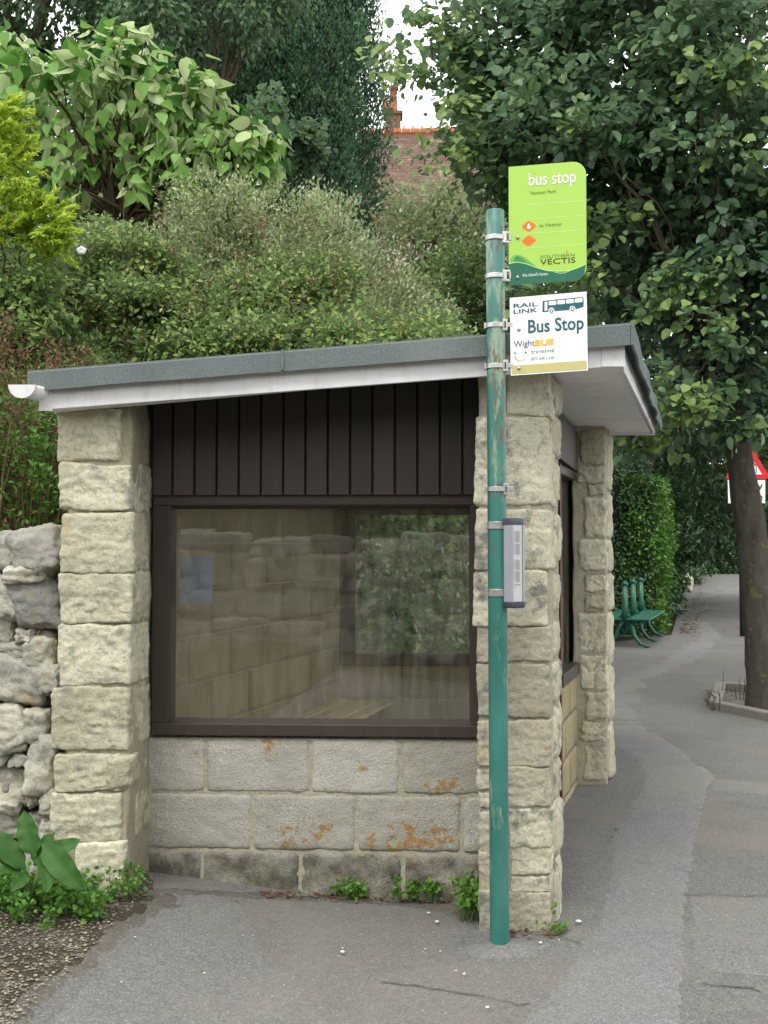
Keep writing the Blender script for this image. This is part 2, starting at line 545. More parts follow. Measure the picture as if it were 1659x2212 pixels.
M['s_mid'] = flat('sign_mid_green', (.13, .42, .09), .4, 0, .4, .15, 14)
M['s_pale'] = flat('sign_pale_line', (.55, .85, .32), .4, 0, .4, .03)
M['s_line'] = flat('sign_line', (.72, .86, .42), .5, 0, .3, .08)
M['s_white'] = flat('sign_white', (.86, .87, .86), .4, 0, .4, .02)
M['s_black'] = flat('sign_black', (.035, .045, .015), .5)
M['s_olive'] = flat('sign_olive_text', (.12, .24, .03), .5)
M['s_orange'] = flat('sign_orange', (.85, .16, .015), .45, 0, .4, .04)
M['s_teal'] = flat('sign_teal', (.02, .11, .14), .45)
M['s_gold'] = flat('sign_gold', (.52, .47, .20), .45, 0, .4, .06)
M['s_navy'] = flat('sign_navy', (.06, .05, .22), .5)
M['s_amber'] = flat('sign_amber', (.85, .50, .08), .5)
M['s_tgreen'] = flat('sign_text_green', (.08, .28, .12), .5)
M['s_peach'] = flat('sign_peach', (.85, .55, .35), .5)
M['s_red'] = flat('sign_red', (.62, .02, .025), .45)
M['paper'] = flat('paper', (.46, .48, .46), .6, 0, .3, .05)
M['ink'] = flat('printed_grey', (.28, .29, .28), .6, 0, .3, .12, 80)
M['notice'] = flat('notice_paper', (.42, .48, .60), .6, 0, .3, .12, 12)
M['bench_green'] = flat('green_iron_paint', (.022, .12, .08), .4, 0, .5, .2, 10)
M['kerb'] = m_asphalt('kerb_concrete', (.20, .19, .175), (.27, .26, .24), 4, .2)
M['concrete'] = m_asphalt('footing_concrete', (.125, .118, .10), (.17, .16, .135), 6, .2)
M['tile'] = None
def m_glass():
    t = NT('window_glass')
    t.n.nodes.remove(t.b)
    tr = t.new('ShaderNodeBsdfTransparent'); tr.inputs[0].default_value = (.86, .88, .86, 1)
    gl = t.new('ShaderNodeBsdfGlossy'); gl.inputs['Roughness'].default_value = .004; gl.inputs[0].default_value = (1, 1, 1, 1)
    fr = t.new('ShaderNodeFresnel'); fr.inputs[0].default_value = 2.0
    m1 = t.new('ShaderNodeMixShader')
    t.l(fr.outputs[0], m1.inputs[0]); t.l(tr.outputs[0], m1.inputs[1]); t.l(gl.outputs[0], m1.inputs[2])
    df = t.new('ShaderNodeBsdfDiffuse'); df.inputs[0].default_value = (.55, .5, .4, 1)
    streak = t.math('ADD', t.math('MULTIPLY', t.noise(9, 6, .7, t.co((2.6, 1, .25), rot=(0, .3, 0))), .6), t.math('MULTIPLY', t.noise(3, 4, .6, t.co((1.2, 1, .6), rot=(0, -.5, 0), loc=(3, 0, 1))), .4))
    spk = t.vor(34)
    fac = t.math('ADD', t.ramp(streak, [(.42, .02), (.72, .19)]), t.ramp(spk, [(.02, .5), (.035, 0)]))
    m2 = t.new('ShaderNodeMixShader')
    t.l(fac, m2.inputs[0]); t.l(m1.outputs[0], m2.inputs[1]); t.l(df.outputs[0], m2.inputs[2])
    t.l(m2.outputs[0], t.out.inputs[0])
    return t.m
M['glass'] = m_glass()
def m_glass2():
    t = NT('clear_glass')
    t.n.nodes.remove(t.b)
    tr = t.new('ShaderNodeBsdfTransparent'); tr.inputs[0].default_value = (.92, .93, .92, 1)
    gl = t.new('ShaderNodeBsdfGlossy'); gl.inputs['Roughness'].default_value = .01
    m1 = t.new('ShaderNodeMixShader'); m1.inputs[0].default_value = .06
    t.l(tr.outputs[0], m1.inputs[1]); t.l(gl.outputs[0], m1.inputs[2]); t.l(m1.outputs[0], t.out.inputs[0])
    return t.m
M['glass2'] = m_glass2()
def m_tiles():
    t = NT('clay_tiles')
    br = t.new('ShaderNodeTexBrick')
    br.inputs['Scale'].default_value = 1
    br.inputs['Brick Width'].default_value = .17
    br.inputs['Row Height'].default_value = .115
    br.inputs['Mortar Size'].default_value = .008
    br.inputs['Color1'].default_value = (.115, .068, .048, 1)
    br.inputs['Color2'].default_value = (.16, .10, .072, 1)
    br.inputs['Mortar'].default_value = (.05, .035, .035, 1)
    cx = t.new('ShaderNodeSeparateXYZ'); t.l(t.tc.outputs['Object'], cx.inputs[0])
    cc = t.new('ShaderNodeCombineXYZ'); t.l(cx.outputs[0], cc.inputs[0]); t.l(t.math('MULTIPLY', cx.outputs[2], 1.0), cc.inputs[1])
    t.l(cc.outputs[0], br.inputs['Vector'])
    c = t.mix(t.ramp(t.noise(3.2, 5, .7, t.co((.6, 1, 2.5))), [(.52, 0), (.66, .6)]), br.outputs['Color'], (.34, .30, .25))
    t.bump(br.outputs['Fac'], -.6, .02)
    return t.fin(c, .85, 0, .2)
M['tile'] = m_tiles()
M['terracotta'] = flat('terracotta', (.36, .125, .065), .8, 0, .2, .2, 4)
M['brick'] = flat('chimney_brick', (.20, .11, .07), .9, 0, .2, .35, 6)
M['render'] = flat('rendered_wall', (.45, .42, .36), .9, 0, .2, .1, 2)

# ---------------------------------------------------------------- ground sheets
def inside(poly, x, y):
    c = False
    j = len(poly) - 1
    for i in range(len(poly)):
        xi, yi = poly[i]; xj, yj = poly[j]
        if (yi > y) != (yj > y) and x < (xj - xi) * (y - yi) / (yj - yi) + xi: c = not c
        j = i
    return c
def sheet(name, poly, off, mat, step=.2, kind='structure', parent=None, jag=0, seed=0):
    rnd = random.Random(seed)
    pts = []
    for i in range(len(poly)):
        a, b = Vector(poly[i]), Vector(poly[(i + 1) % len(poly)])
        n = max(1, int((b - a).length / step)) if (b - a).length < 20 else max(1, int((b - a).length / (step * 6)))
        for k in range(n):
            p = a.lerp(b, k / n)
            if jag: p = p + Vector((noise.noise(Vector((p.x * 5, p.y * 5, 1))), noise.noise(Vector((p.x * 5, p.y * 5, 7))))) * jag * 2.5 + Vector((rnd.uniform(-jag, jag), rnd.uniform(-jag, jag)))
            pts.append(p)
    nb = len(pts)
    bp = [(p.x, p.y) for p in pts]
    x0, x1 = min(p[0] for p in bp), max(p[0] for p in bp)
    y0, y1 = min(p[1] for p in bp), max(p[1] for p in bp)
    y = y0
    while y < y1:
        st = step if y < 9 else step * 6
        x = x0
        while x < x1:
            if inside(bp, x, y): pts.append(Vector((x + rnd.uniform(-.1, .1) * st, y + rnd.uniform(-.1, .1) * st)))
            x += st
        y += st
    r = geometry.delaunay_2d_cdt(pts, [], [list(range(nb))], 1, 1e-5)
    mb = MB()
    edge_ = set(tuple(round(c_, 4) for c_ in p) for p in bp)
    mb.add([Vector((p.x, p.y, hgt(p.x, p.y) + (off if (round(p.x, 4), round(p.y, 4)) not in edge_ or off < .001 else -.0015))) for p in r[0]], [tuple(f) for f in r[2]])
    # make every face look up
    mb.f = [f if (Vector(mb.v[f[1]]) - Vector(mb.v[f[0]])).cross(Vector(mb.v[f[2]]) - Vector(mb.v[f[0]])).z > 0 else f[::-1] for f in mb.f]
    return mb.build(name, mat, parent, True, kind=kind)
def gp(lst): return [tuple(G(u, v).xy) for u, v in lst]

def axis(a, b, na, fine0, fine1, st):
    out = []
    x = fine0
    while x <= fine1: out.append(x); x += st
    s = st
    x = fine0
    while x > a: s *= 1.25; x -= s; out.insert(0, x)
    s = st
    x = out[-1]
    while x < b: s *= 1.25; x += s; out.append(x)
    return out
gx, gy = axis(-400, 600, 0, -5, 5, .16), axis(-300, 1500, 0, 2, 14, .16)
def kerb_x(y): return 5.3 + DS * (y - 10)
def ground_h(x, y):
    h = hgt(x, y) - .03
    if y < -3: h += 1.7 * ss(-3.4, -4.2, y) + .45 * min(max(0, -4 - y), 8)
    if x > kerb_x(y) - .1 and y > -3: h -= .12
    return h
mb = MB()
vs = [Vector((x, y, ground_h(x, y))) for y in gy for x in gx]
nx = len(gx)
mb.add(vs, [(j * nx + i, j * nx + i + 1, (j + 1) * nx + i + 1, (j + 1) * nx + i) for j in range(len(gy) - 1) for i in range(nx - 1)])
mb.build('ground', M['earth'], None, True, kind='structure')

pav = [(-1.3, -2.8), (-1.35, 2.8)] + [tuple(G(u, v).xy) for u, v in ((-60, 2205), (-20, 2150), (70, 2080), (190, 2000), (250, 1960), (270, 1930))] + \
      [(-1.3, 4.9), (-1.0, 5.6), (-.1, 8.9), (2.0, 14.5), (3.0, 17), (4.95, 19.2)] + \
      [(4.95 + DS * t, 19.2 + t) for t in (8, 20, 40, 60, 90)] + [(kerb_x(y), y) for y in (109, 70, 50, 35, 20, 12, 6, 0, -2.8)]
sheet('pavement', pav, 0, M['asphalt'], .11)
road = [(kerb_x(y) + .12, y) for y in (-2.9, 10, 30, 60, 110)] + [(kerb_x(y) + 7, y) for y in (110, 60, 30, 10, -2.9)]
sheet('road', road, -.12, M['road'], .5)
mb = MB()
y = -2.8
while y < 100:
    a, b = Vector((kerb_x(y), y, 0)), Vector((kerb_x(y + .9), y + .9, 0))
    mb.hexa(a + Vector((0, 0, -.13)), a + Vector((.12, 0, -.13)), b + Vector((.12, -.006, -.13)), b + Vector((0, -.006, -.13)), (0, 0, .135))
    y += .915
mb.build('kerb', M['kerb'], None, kind='structure')

stripL = [(1118, 2209), (1173, 2158), (1229, 2088), (1254, 2038), (1290, 1990), (1314, 1900), (1316, 1812), (1350, 1750), (1379, 1712), (1394, 1677), (1370, 1640), (1329, 1612), (1300, 1590), (1290, 1560), (1300, 1500), (1322, 1466), (1370, 1450), (1419, 1427), (1474, 1391), (1500, 1375), (1500, 1350), (1480, 1335)]
stripR = [(1530, 1340), (1568, 1376), (1548, 1391), (1521, 1423), (1490, 1438), (1412, 1467), (1396, 1489), (1384, 1524), (1380, 1556), (1400, 1575), (1454, 1607), (1500, 1645), (1549, 1677), (1529, 1702), (1505, 1815), (1484, 1928), (1479, 2078), (1479, 2250), (1100, 2250)]
sheet('pavement_patch', gp(stripL + stripR), .0025, M['asphalt_l'], .05, jag=.003, seed=2)
sheet('pavement_patch', gp([(344, 1952), (440, 1925), (524, 1950), (544, 2001), (589, 2076), (629, 2091), (669, 2156), (715, 2250), (120, 2260), (100, 2200), (165, 2140), (249, 2061), (299, 2021)]), .0025, M['asphalt_m'], .05, jag=.009, seed=3)
sheet('pavement_patch', gp([(1540, 1682), (1700, 1690), (1720, 1720), (1533, 1708)]), .005, M['asphalt_l'], .1, jag=.004, seed=4)
sheet('pavement_patch', gp([(1484, 1934), (1700, 1936), (1760, 2120), (1530, 2100), (1483, 2078)]), .004, M['asphalt_m'], .12, jag=.004, seed=5)
sheet('pavement_patch', gp([(1322, 1478), (1400, 1490), (1385, 1524), (1384, 1560), (1330, 1560)]), .006, M['asphalt_m'], .1, jag=.004, seed=6)
sheet('pavement_patch', gp([(1450, 1310), (1550, 1275), (1600, 1262), (1600, 1268), (1560, 1285), (1535, 1300), (1545, 1325), (1500, 1340), (1470, 1335)]), .008, M['asphalt_l'], .4, jag=.02, seed=7)
def crack(pts, w, seed, name='pavement_crack'):
    rnd = random.Random(seed)
    g = [G(u, v) for u, v in pts]
    line = []
    for a, b in zip(g, g[1:]):
        n = max(2, int((b - a).length / .035))
        for k in range(n):
            p = a.lerp(b, k / n)
            line.append(p + Vector((rnd.uniform(-.007, .007), rnd.uniform(-.007, .007), 0)))
    mb = MB()
    vs = []
    for i, p in enumerate(line):
        t = (line[min(i + 1, len(line) - 1)] - line[max(0, i - 1)]).normalized()
        nrm = Vector((-t.y, t.x, 0)) * w * rnd.uniform(.25, 1)
        for q in (p - nrm, p + nrm): vs.append(Vector((q.x, q.y, hgt(q.x, q.y) + .0055)))
    mb.add(vs, [(2 * i, 2 * i + 1, 2 * i + 3, 2 * i + 2) for i in range(len(line) - 1)])
    mb.build(name, M['asphalt_d'], None, kind='structure')
crack([(1479, 1935), (1540, 1932), (1620, 1937), (1700, 1935)], .004, 1)
crack([(1515, 2126), (1570, 2133), (1620, 2136), (1665, 2152)], .005, 2)
crack([(828, 2124), (900, 2131), (1000, 2148), (1080, 2162), (1120, 2172), (1165, 2166)], .004, 3)
crack([(1254, 2038), (1200, 2022), (1160, 2012)], .005, 4)

# gravel and litter verge at the lower left
grav = [(-3.4, 1.6), (-1.16, 1.6), (-1.16, 2.4), (-1.14, 3.1)] + gp([(42, 2185), (75, 2150), (175, 2085), (262, 2010), (322, 1972), (345, 1940)]) + [(-.98, 4.74), (-1.1, 4.85), (-1.4, 4.7), (-3.4, 4.6)]
sheet('gravel', grav, .009, M['gravel'], .05, jag=.014, seed=9)
M['dirt'] = m_asphalt('packed_dirt', (.085, .077, .066), (.13, .12, .105), 8, 0)
sheet('verge_dirt', [(-1.1, 1.6), (-1.1, 2.4), (-1.08, 3.1)] + gp([(75, 2190), (130, 2140), (205, 2085), (250, 2052), (312, 2002), (362, 1972), (395, 1958), (385, 1935), (352, 1925)]) + [(-1.3, 4.7), (-2.2, 4.5), (-2.2, 1.6)], .005, M['dirt'], .04, jag=.016, seed=19)
sheet('verge_dirt', gp([(330, 1915), (430, 1922), (560, 1927), (700, 1936), (850, 1945), (960, 1950), (1028, 1956), (1040, 1975), (1050, 2003), (1190, 2012), (1235, 2036), (1180, 2026), (1090, 2022), (1010, 1998), (960, 1972), (860, 1956), (700, 1948), (520, 1940), (400, 1936), (330, 1932)]), .004, M['dirt'], .03, jag=.008, seed=20)
def pebbles(name, spots, mat, kind='stuff', label=None, cat=None):
    mb = MB()
    for i, (x, y, r) in enumerate(spots):
        rnd = random.Random(i)
        z = hgt(x, y) + .012
        mb.stone(x - r, x + r, y - r * .8, y + r * .8, z - r * .3, z + r * .6, i, 2, 3, r * .25, 60, .4)
    o = mb.build(name, mat, None, True, kind=kind)
    return tag(o, label, cat)
M['pebble'] = m_stone('pebble', (.11, .095, .07), (.42, .38, .30), .3)
rnd = random.Random(4)
sp_ = []
while len(sp_) < 1500:
    u, v = rnd.uniform(-20, 330), rnd.uniform(1900, 2225)
    if v > 2190 - (u - 30) * .95 + 34 * rnd.random() and u > 40: continue
    p = G(u, v)
    sp_.append((p.x, p.y, rnd.uniform(.002, .0065)))
pebbles('gravel_stones', sp_, M['pebble'], label='loose pale gravel scattered over the verge at lower left', cat='gravel')
sp_ = []
for k in range(90):
    u, v = rnd.uniform(250, 1650), rnd.uniform(1900, 2200)
    if 330 < u < 1200 and v < 1955: continue
    p = G(u, v)
    sp_.append((p.x, p.y, rnd.choice((.0012, .0015, .002, .002, .004))))
for u, v, r in ((1250, 1997, .012), (944, 1998, .008), (926, 1978, .007), (1002, 1858 + 254, .006), (1167, 2043, .008), (740, 2063, .009), (1053, 2184, .007)):
    p = G(u, v); sp_.append((p.x, p.y, r))
M['chip'] = flat('white_chip', (.62, .6, .54), .9)
pebbles('stone_chips', sp_, M['chip'], label='tiny white stone chips strewn over the asphalt', cat='grit')
# dry leaves lying along the foot of the block wall
def litter(name, spots, size, mat, label, cat, seed):
    rnd = random.Random(seed)
    mb = MB()
    for (x, y, z) in spots:
        s, a = rnd.uniform(.6, 1.2) * size, rnd.uniform(0, 6.28)
        ca, sa = math.cos(a) * s, math.sin(a) * s
        q = [(-.9, -.12), (-.3, -.36), (.5, -.28), (1, 0), (.4, .3), (-.4, .34)]
        mb.add([Vector((x + px * ca - py * sa, y + px * sa + py * ca, z + .006 + rnd.uniform(0, .4) * s * abs(px))) for px, py in q], [(0, 1, 2, 3, 4, 5)], rnd.random())
    return tag(mb.build(name, mat, None, kind='stuff'), label, cat)
ls = []
for k in range(170):
    u = rnd.uniform(560, 860) if k < 110 else rnd.uniform(860, 1000)
    p = G(u, 1932 + (u - 560) * .035 + rnd.uniform(-7, 8))
    ls.append((p.x, p.y, p.z))
for k in range(40):
    p = G(rnd.uniform(1100, 1230), rnd.uniform(2000, 2030)); ls.append((p.x, p.y, p.z))
litter('leaf_litter', ls, .019, M['brown'], 'dry brown leaves gathered along the foot of the block wall', 'dead leaves', 1)
ls = []
for k in range(260):
    v = rnd.uniform(1262, 1370); t = (v - 1262) / 108
    p = G(1512 - 45 * t + rnd.expovariate(1 / 22), v); ls.append((p.x, p.y, p.z))
litter('leaf_litter', ls, .06, M['brown'], 'fallen leaves scattered on the far pavement below the hedge', 'dead leaves', 2)

# ---------------------------------------------------------------- bus shelter
sh = empty('bus_shelter', (-.3, 5.9, 0), 'small stone bus shelter with felt covered sloping roof and dark timber window wall', 'bus shelter')
def wy(x): return 4.78 - .05 * x
def shear(p): return Vector((p.x, p.y - .05 * p.x, p.z))
def wz(v, Y=4.78): return EYE + (HV - v) / F * Y
def wx(u, Y=4.78): return (u - CU) / F * Y

# left front pillar
def zs(vv, Y): return EYE + (HV - vv) / F * Y
mb = MB()
YF = 4.45
def lp(u): return (u - CU) / F * YF
mb.stone(lp(142), -1.012, YF + .006, 4.97, -.1, 2.12, 3, 26, 30, .008, 12, 0, .3)
cor = mb
mb = MB()
lc = [(884, 996, 120, 262, .75), (1003, 1103, 127, 285, .9), (1107, 1234, 128, 288, .55), (1240, 1346, 130, 290, .7), (1352, 1478, 126, 288, .8), (1484, 1618, 116, 284, .35),
      (1626, 1706, 120, 262, .4), (1712, 1812, 118, 270, .6), (1816, 1950, 172, 275, .95)]
for i, (v0, v1, u0, u1, tn) in enumerate(lc):
    mb.stone(lp(u0), lp(u1), YF - .012, YF + .30, zs(v1 + 2, YF), zs(v0 - 2, YF), 20 + i, 36, 30, .0095, 12, .05, tn)
    if i == 6: mb.stone(lp(232), lp(292), YF - .02, YF + .12, zs(v1 - 6, YF), zs(v0 + 4, YF), 77, 12, 6, .012, 14, .2, .2)
# inner side stones towards the timber wall
for i, (v0, v1, d0) in enumerate(((884, 998, .12), (1000, 1100, .1), (1104, 1232, .14), (1244, 1350, .12), (1352, 1480, .1), (1486, 1610, .16), (1618, 1700, .13), (1704, 1800, .11), (1806, 1950, .13))):
    mb.stone(lp(240), -1.018 + .012 * (i % 2), YF + d0, 4.90, zs(v1 - 3, 4.6), zs(v0 + 3, 4.6), 50 + i, 20, 14, .009, 13, .05, .35 + .08 * (i % 3))
p1 = mb.build('stone_pillar', M['stone'], sh, True)
cor.build('pillar_mortar', M['mortar'], p1, True)

# right front pillar
mb = MB()
YR = 4.41
def rp(u): return (u - CU) / F * YR
def rx_(p): return Vector((p.x + DS * max(0, p.y - YR) * .9, p.y, p.z))
cor = MB()
cor.stone(rp(1032), rp(1186), YR + .004, YR + .40, -.08, 2.28, 4, 26, 30, .007, 12, 0, .5, xf=rx_)
rc = [(800, 896, 1094, 1188, .85), (903, 1090, 1026, 1189, .8), (1101, 1228, 1024, 1188, .6), (1233, 1350, 1024, 1184, .75), (1354, 1426, 1026, 1187, .2), (1434, 1546, 1028, 1184, .15), (1556, 1650, 1028, 1188, .45),
      (1656, 1738, 1090, 1188, .4), (1744, 1822, 1098, 1190, .75), (1822, 1880, 1100, 1188, .8), (1886, 1916, 1100, 1186, .7), (1920, 2010, 1034, 1186, .35)]
for i, (v0, v1, u0, u1, tn) in enumerate(rc):
    mb.stone(rp(u0), rp(u1), YR - .008, YR + .22, zs(v1 + 2.5, YR), zs(v0 - 2.5, YR), 120 + i, 32, 32, .0075, 12, .05, tn, xf=rx_)
for i, (v0, v1) in enumerate(((1660, 1700), (1704, 1742), (1748, 1830), (1834, 1916))):
    mb.stone(rp(1028 + 4 * (i % 2)), rp(1086), YR - .004, YR + .2, zs(v1, YR), zs(v0, YR), 140 + i, 18, 14, .010, 13, .08, .4, xf=rx_)
# outer flank stones
for i, (v0, v1) in enumerate(((806, 888), (892, 985), (990, 1082), (1106, 1215), (1238, 1330), (1340, 1420), (1432, 1520), (1530, 1640), (1650, 1730), (1740, 1850), (1860, 2005))):
    mb.stone(rp(1110), rp(1197) - .004 * (i % 3), YR + .10, YR + .37, zs(v1, YR + .1), zs(v0, YR + .1), 160 + i, 12, 8, .009, 13, .05, .5 + .1 * (i % 4), xf=rx_)
p2 = mb.build('stone_pillar', M['stone2'], sh, True)
cor.build('pillar_mortar', M['mortar'], p2, True)

# far pillar
mb = MB()
YB = 7.08
def bp_(u): return (u - CU) / F * YB
cor = MB()
def bx_(p): return Vector((p.x + DS * max(0, p.y - YB), p.y, p.z))
cor.stone(bp_(1236), bp_(1308), YB - .001, YB + .4, -.06, 2.34, 9, 26, 30, .008, 9, 0, .6, xf=bx_)
bc = [(925, 1003, 1252, 1309, .2), (1008, 1042, 1246, 1308, .25), (1046, 1070, 1270, 1307, .2), (1075, 1160, 1262, 1308, .6), (1166, 1232, 1248, 1310, .75), (1240, 1278, 1262, 1309, .95), (1286, 1320, 1262, 1306, .3),
      (1325, 1408, 1248, 1310, .65), (1414, 1488, 1250, 1308, .75), (1492, 1556, 1262, 1310, .5), (1556, 1600, 1252, 1308, .6), (1606, 1686, 1256, 1309, .4)]
for i, (v0, v1, u0, u1, tn) in enumerate(bc):
    mb.stone(bp_(u0), bp_(u1), YB - .012, YB + .22, zs(v1, YB), zs(v0, YB), 220 + i, 20, 13, .012, 11, .07, tn, xf=bx_)
for i, (v0, v1) in enumerate(((930, 1060), (1066, 1160), (1165, 1235), (1240, 1320), (1326, 1440), (1446, 1560), (1566, 1685))):
    mb.stone(bp_(1275), bp_(1316), YB + .1, YB + .36, zs(v1, YB + .1), zs(v0, YB + .1), 240 + i, 10, 7, .012, 11, .07, .6, xf=bx_)
p3 = mb.build('stone_pillar', M['stone'], sh, True)
cor.build('pillar_mortar', M['mortar'], p3, True)

# concrete block wall below the window
mb = MB()
zc = [zs(1593, 4.76), zs(1713, 4.76), zs(1836, 4.76), zs(1960, 4.76) - .06]
jo = [[322, 444, 672, 865, 1100], [322, 546, 771, 997, 1100], [322, 439, 650, 870, 1100]]
for c_ in range(3):
    for i in range(len(jo[c_]) - 1):
        a, b = wx(jo[c_][i]) - (.03 if i == 0 else -.005), wx(jo[c_][i + 1]) - .005
        mb.stone(a, b, 4.762, 4.95, zc[c_ + 1] + .005, zc[c_] - .005, 300 + c_ * 7 + i, 20, 26, .0045, 22, .012, None, xf=shear)
bw = mb.build('block_wall', M['block'], sh, True)
cor = MB()
cor.stone(-1.06, .50, 4.768, 4.94, -.15, zc[0] - .003, 8, 30, 60, .003, 30, 0, .6, xf=shear)
cor.build('mortar_joint', M['mortar'], bw, True)

# inner walls: long rear wall, far end wall, roadside stub
mb = MB()
A_, B_ = Vector((-1.06, 4.85, 0)), Vector((-.265, 7.36, 0))
def wallx(a, b):
    d = (b - a).normalized(); n = Vector((-d.y, d.x, 0))
    return lambda p: a + d * p.x + n * p.y + Vector((0, 0, p.z))
f1 = wallx(A_, B_)
L = (B_ - A_).length
for r in range(10):
    z0 = -.05 + r * .225
    x = -.225 * (r % 2)
    while x < L:
        mb.stone(max(0, x) + .003, min(L, x + .45) - .003, 0, .1, z0 + .003, z0 + .222, 400 + r * 9 + int(x * 3), 6, 80, .0012, 22, .002, None, xf=f1)
        x += .45
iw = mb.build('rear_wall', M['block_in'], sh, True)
cor = MB(); cor.box(-.05, L, .003, .2, -.1, 2.12, xf=f1)
cor.build('mortar_joint', M['mortar'], iw)
mb = MB()
zf = zs(1436, 7.3)
f2 = wallx(Vector((-.35, 7.3, 0)), Vector((1.3, 7.3, 0)))
for r in range(4):
    z1 = zf - r * .225
    x = -.2 * (r % 2)
    while x < 1.65:
        mb.stone(max(0, x) + .005, min(1.65, x + .45) - .005, 0, .1, z1 - .22, z1 - .005, 500 + r * 9 + int(x * 3), 4, 26, .003, 22, .01, None, xf=f2)
        x += .45
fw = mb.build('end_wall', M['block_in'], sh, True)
cor = MB(); cor.box(0, 1.65, .006, .16, -.1, zf - .006, xf=f2)
cor.build('mortar_joint', M['mortar'], fw)
mb = MB()
f3 = wallx(Vector((1.005, 6.36, 0)), Vector((1.235, 7.12, 0)))
L3 = .79
for r in range(4):
    z1 = .70 - r * .225
    for a, b in (((0, .42), (.43, L3)) if r % 2 == 0 else ((0, .2), (.21, .64), (.65, L3))):
        mb.stone(a + .003, b, -.0, .1, z1 - .22, z1 - .005, 600 + r * 5 + int(a * 9), 6, 26, .004, 22, .01, .9, xf=f3)
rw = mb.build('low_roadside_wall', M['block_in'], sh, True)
cor = MB(); cor.box(0.004, L3, .006, .094, -.1, .694, xf=f3)
cor.build('mortar_joint', M['mortar'], rw)

# timber boards above the window
mb = MB()
jx = [322] + [367.5 + 48.55 * k for k in range(0, 16)]
for i in range(len(jx) - 1):
    a, b = wx(jx[i], 4.73), wx(jx[i + 1], 4.73)
    t_ = random.Random(i + 5).random()
    o_ = .0025 * (random.Random(i).random())
    vs = [(a + .0015, 4.735), (a + .006, 4.723 + o_), (b - .006, 4.723 + o_), (b - .0015, 4.735), (b - .0015, 4.75), (a + .0015, 4.75)]
    zt, zb = 2.33 if b > .1 else 2.26, 1.726
    zt = 2.05 + (a + 1.35) * .078 + .06
    pts = [shear(Vector((x, y, z))) for z in (zb, zt) for x, y in vs]
    mb.add(pts, [(0, 1, 7, 6), (1, 2, 8, 7), (2, 3, 9, 8), (3, 4, 10, 9), (4, 5, 11, 10), (5, 0, 6, 11), (0, 5, 4, 3, 2, 1), (6, 7, 8, 9, 10, 11)], t_)
bd = mb.build('board_cladding', M['board'], sh)
mb = MB()
mb.box(-1.04, .5, 4.751, 4.80, 1.74, 2.2, xf=shear)
mb.build('batten_backing', M['underside'], bd)

# main window
GZ0, GZ1, GX0, GX1 = zs(1553, 4.80), zs(1096, 4.80), wx(373, 4.80), wx(1011, 4.80)
wz0, wz1 = zs(1590, 4.74), zs(1064, 4.75)
mb = MB()
mb.box(wx(325, 4.75), .47, 4.742, 4.83, wz0, GZ0 - .012, .5, xf=shear)
mb.box(wx(325, 4.75), .47, 4.746, 4.83, GZ1 + .008, wz1, .5, xf=shear)
mb.box(wx(325, 4.75), GX0 - .006, 4.744, 4.83, GZ0 - .012, GZ1 + .008, .3, xf=shear)
mb.box(GX1 + .004, .47, 4.744, 4.83, GZ0 - .012, GZ1 + .008, .3, xf=shear)
wf = mb.build('window', M['frame'], sh, bevel=.004)
mb = MB()   # glazing beads
mb.hexa(*[shear(Vector(p)) for p in ((GX0 - .006, 4.765, GZ0 - .012), (GX1 + .004, 4.765, GZ0 - .012), (GX1 + .004, 4.79, GZ0 + .006), (GX0 - .006, 4.79, GZ0 + .006))], (0, .012, -.006), .8)
mb.hexa(*[shear(Vector(p)) for p in ((GX0 - .006, 4.765, GZ0 - .01), (GX0 + .008, 4.79, GZ0 - .01), (GX0 + .008, 4.79, GZ1 + .008), (GX0 - .006, 4.765, GZ1 + .008))], (-.001, .012, 0), .7)
mb.hexa(*[shear(Vector(p)) for p in ((GX0 - .006, 4.765, GZ1 + .008), (GX1 + .004, 4.765, GZ1 + .008), (GX1 + .004, 4.79, GZ1 - .006), (GX0 - .006, 4.79, GZ1 - .006))], (0, .012, .002), .3)
mb.build('glazing_bead', M['frame'], wf)
mb = MB()
mb.add([shear(Vector(p)) for p in ((GX0 - .01, 4.80, GZ0 - .015), (GX1 + .01, 4.80, GZ0 - .015), (GX1 + .01, 4.80, GZ1 + .01), (GX0 - .01, 4.80, GZ1 + .01))], [(0, 1, 2, 3)])
mb.build('pane', M['glass'], wf)

# far window
mb = MB()
mb.box(-.33, 1.25, 7.27, 7.38, zf + .002, zf + .075, .3)
mb.box(-.33, 1.25, 7.28, 7.37, 1.715, 1.80, .3)
mb.box(-.33, -.185, 7.28, 7.37, zf + .075, 1.715, .2)
mb.box(1.18, 1.25, 7.28, 7.37, zf + .075, 1.715, .2)
w2 = mb.build('window', M['frame'], sh, bevel=.004)
w2['label'] = 'smaller far window seen through the shelter'
mb = MB(); mb.add([Vector((-.19, 7.32, zf + .07)), Vector((1.19, 7.32, zf + .07)), Vector((1.19, 7.32, 1.72)), Vector((-.19, 7.32, 1.72))], [(0, 1, 2, 3)])
mb.build('pane', M['glass2'], w2)
mb = MB(); mb.box(-.33, 1.25, 7.29, 7.36, 1.802, 2.18, .3)
for k in range(12): mb.box(-.32 + k * .13, -.195 + k * .13, 7.272, 7.288, 1.79, 2.17, .2)
mb.build('far_cladding', M['board'], sh)

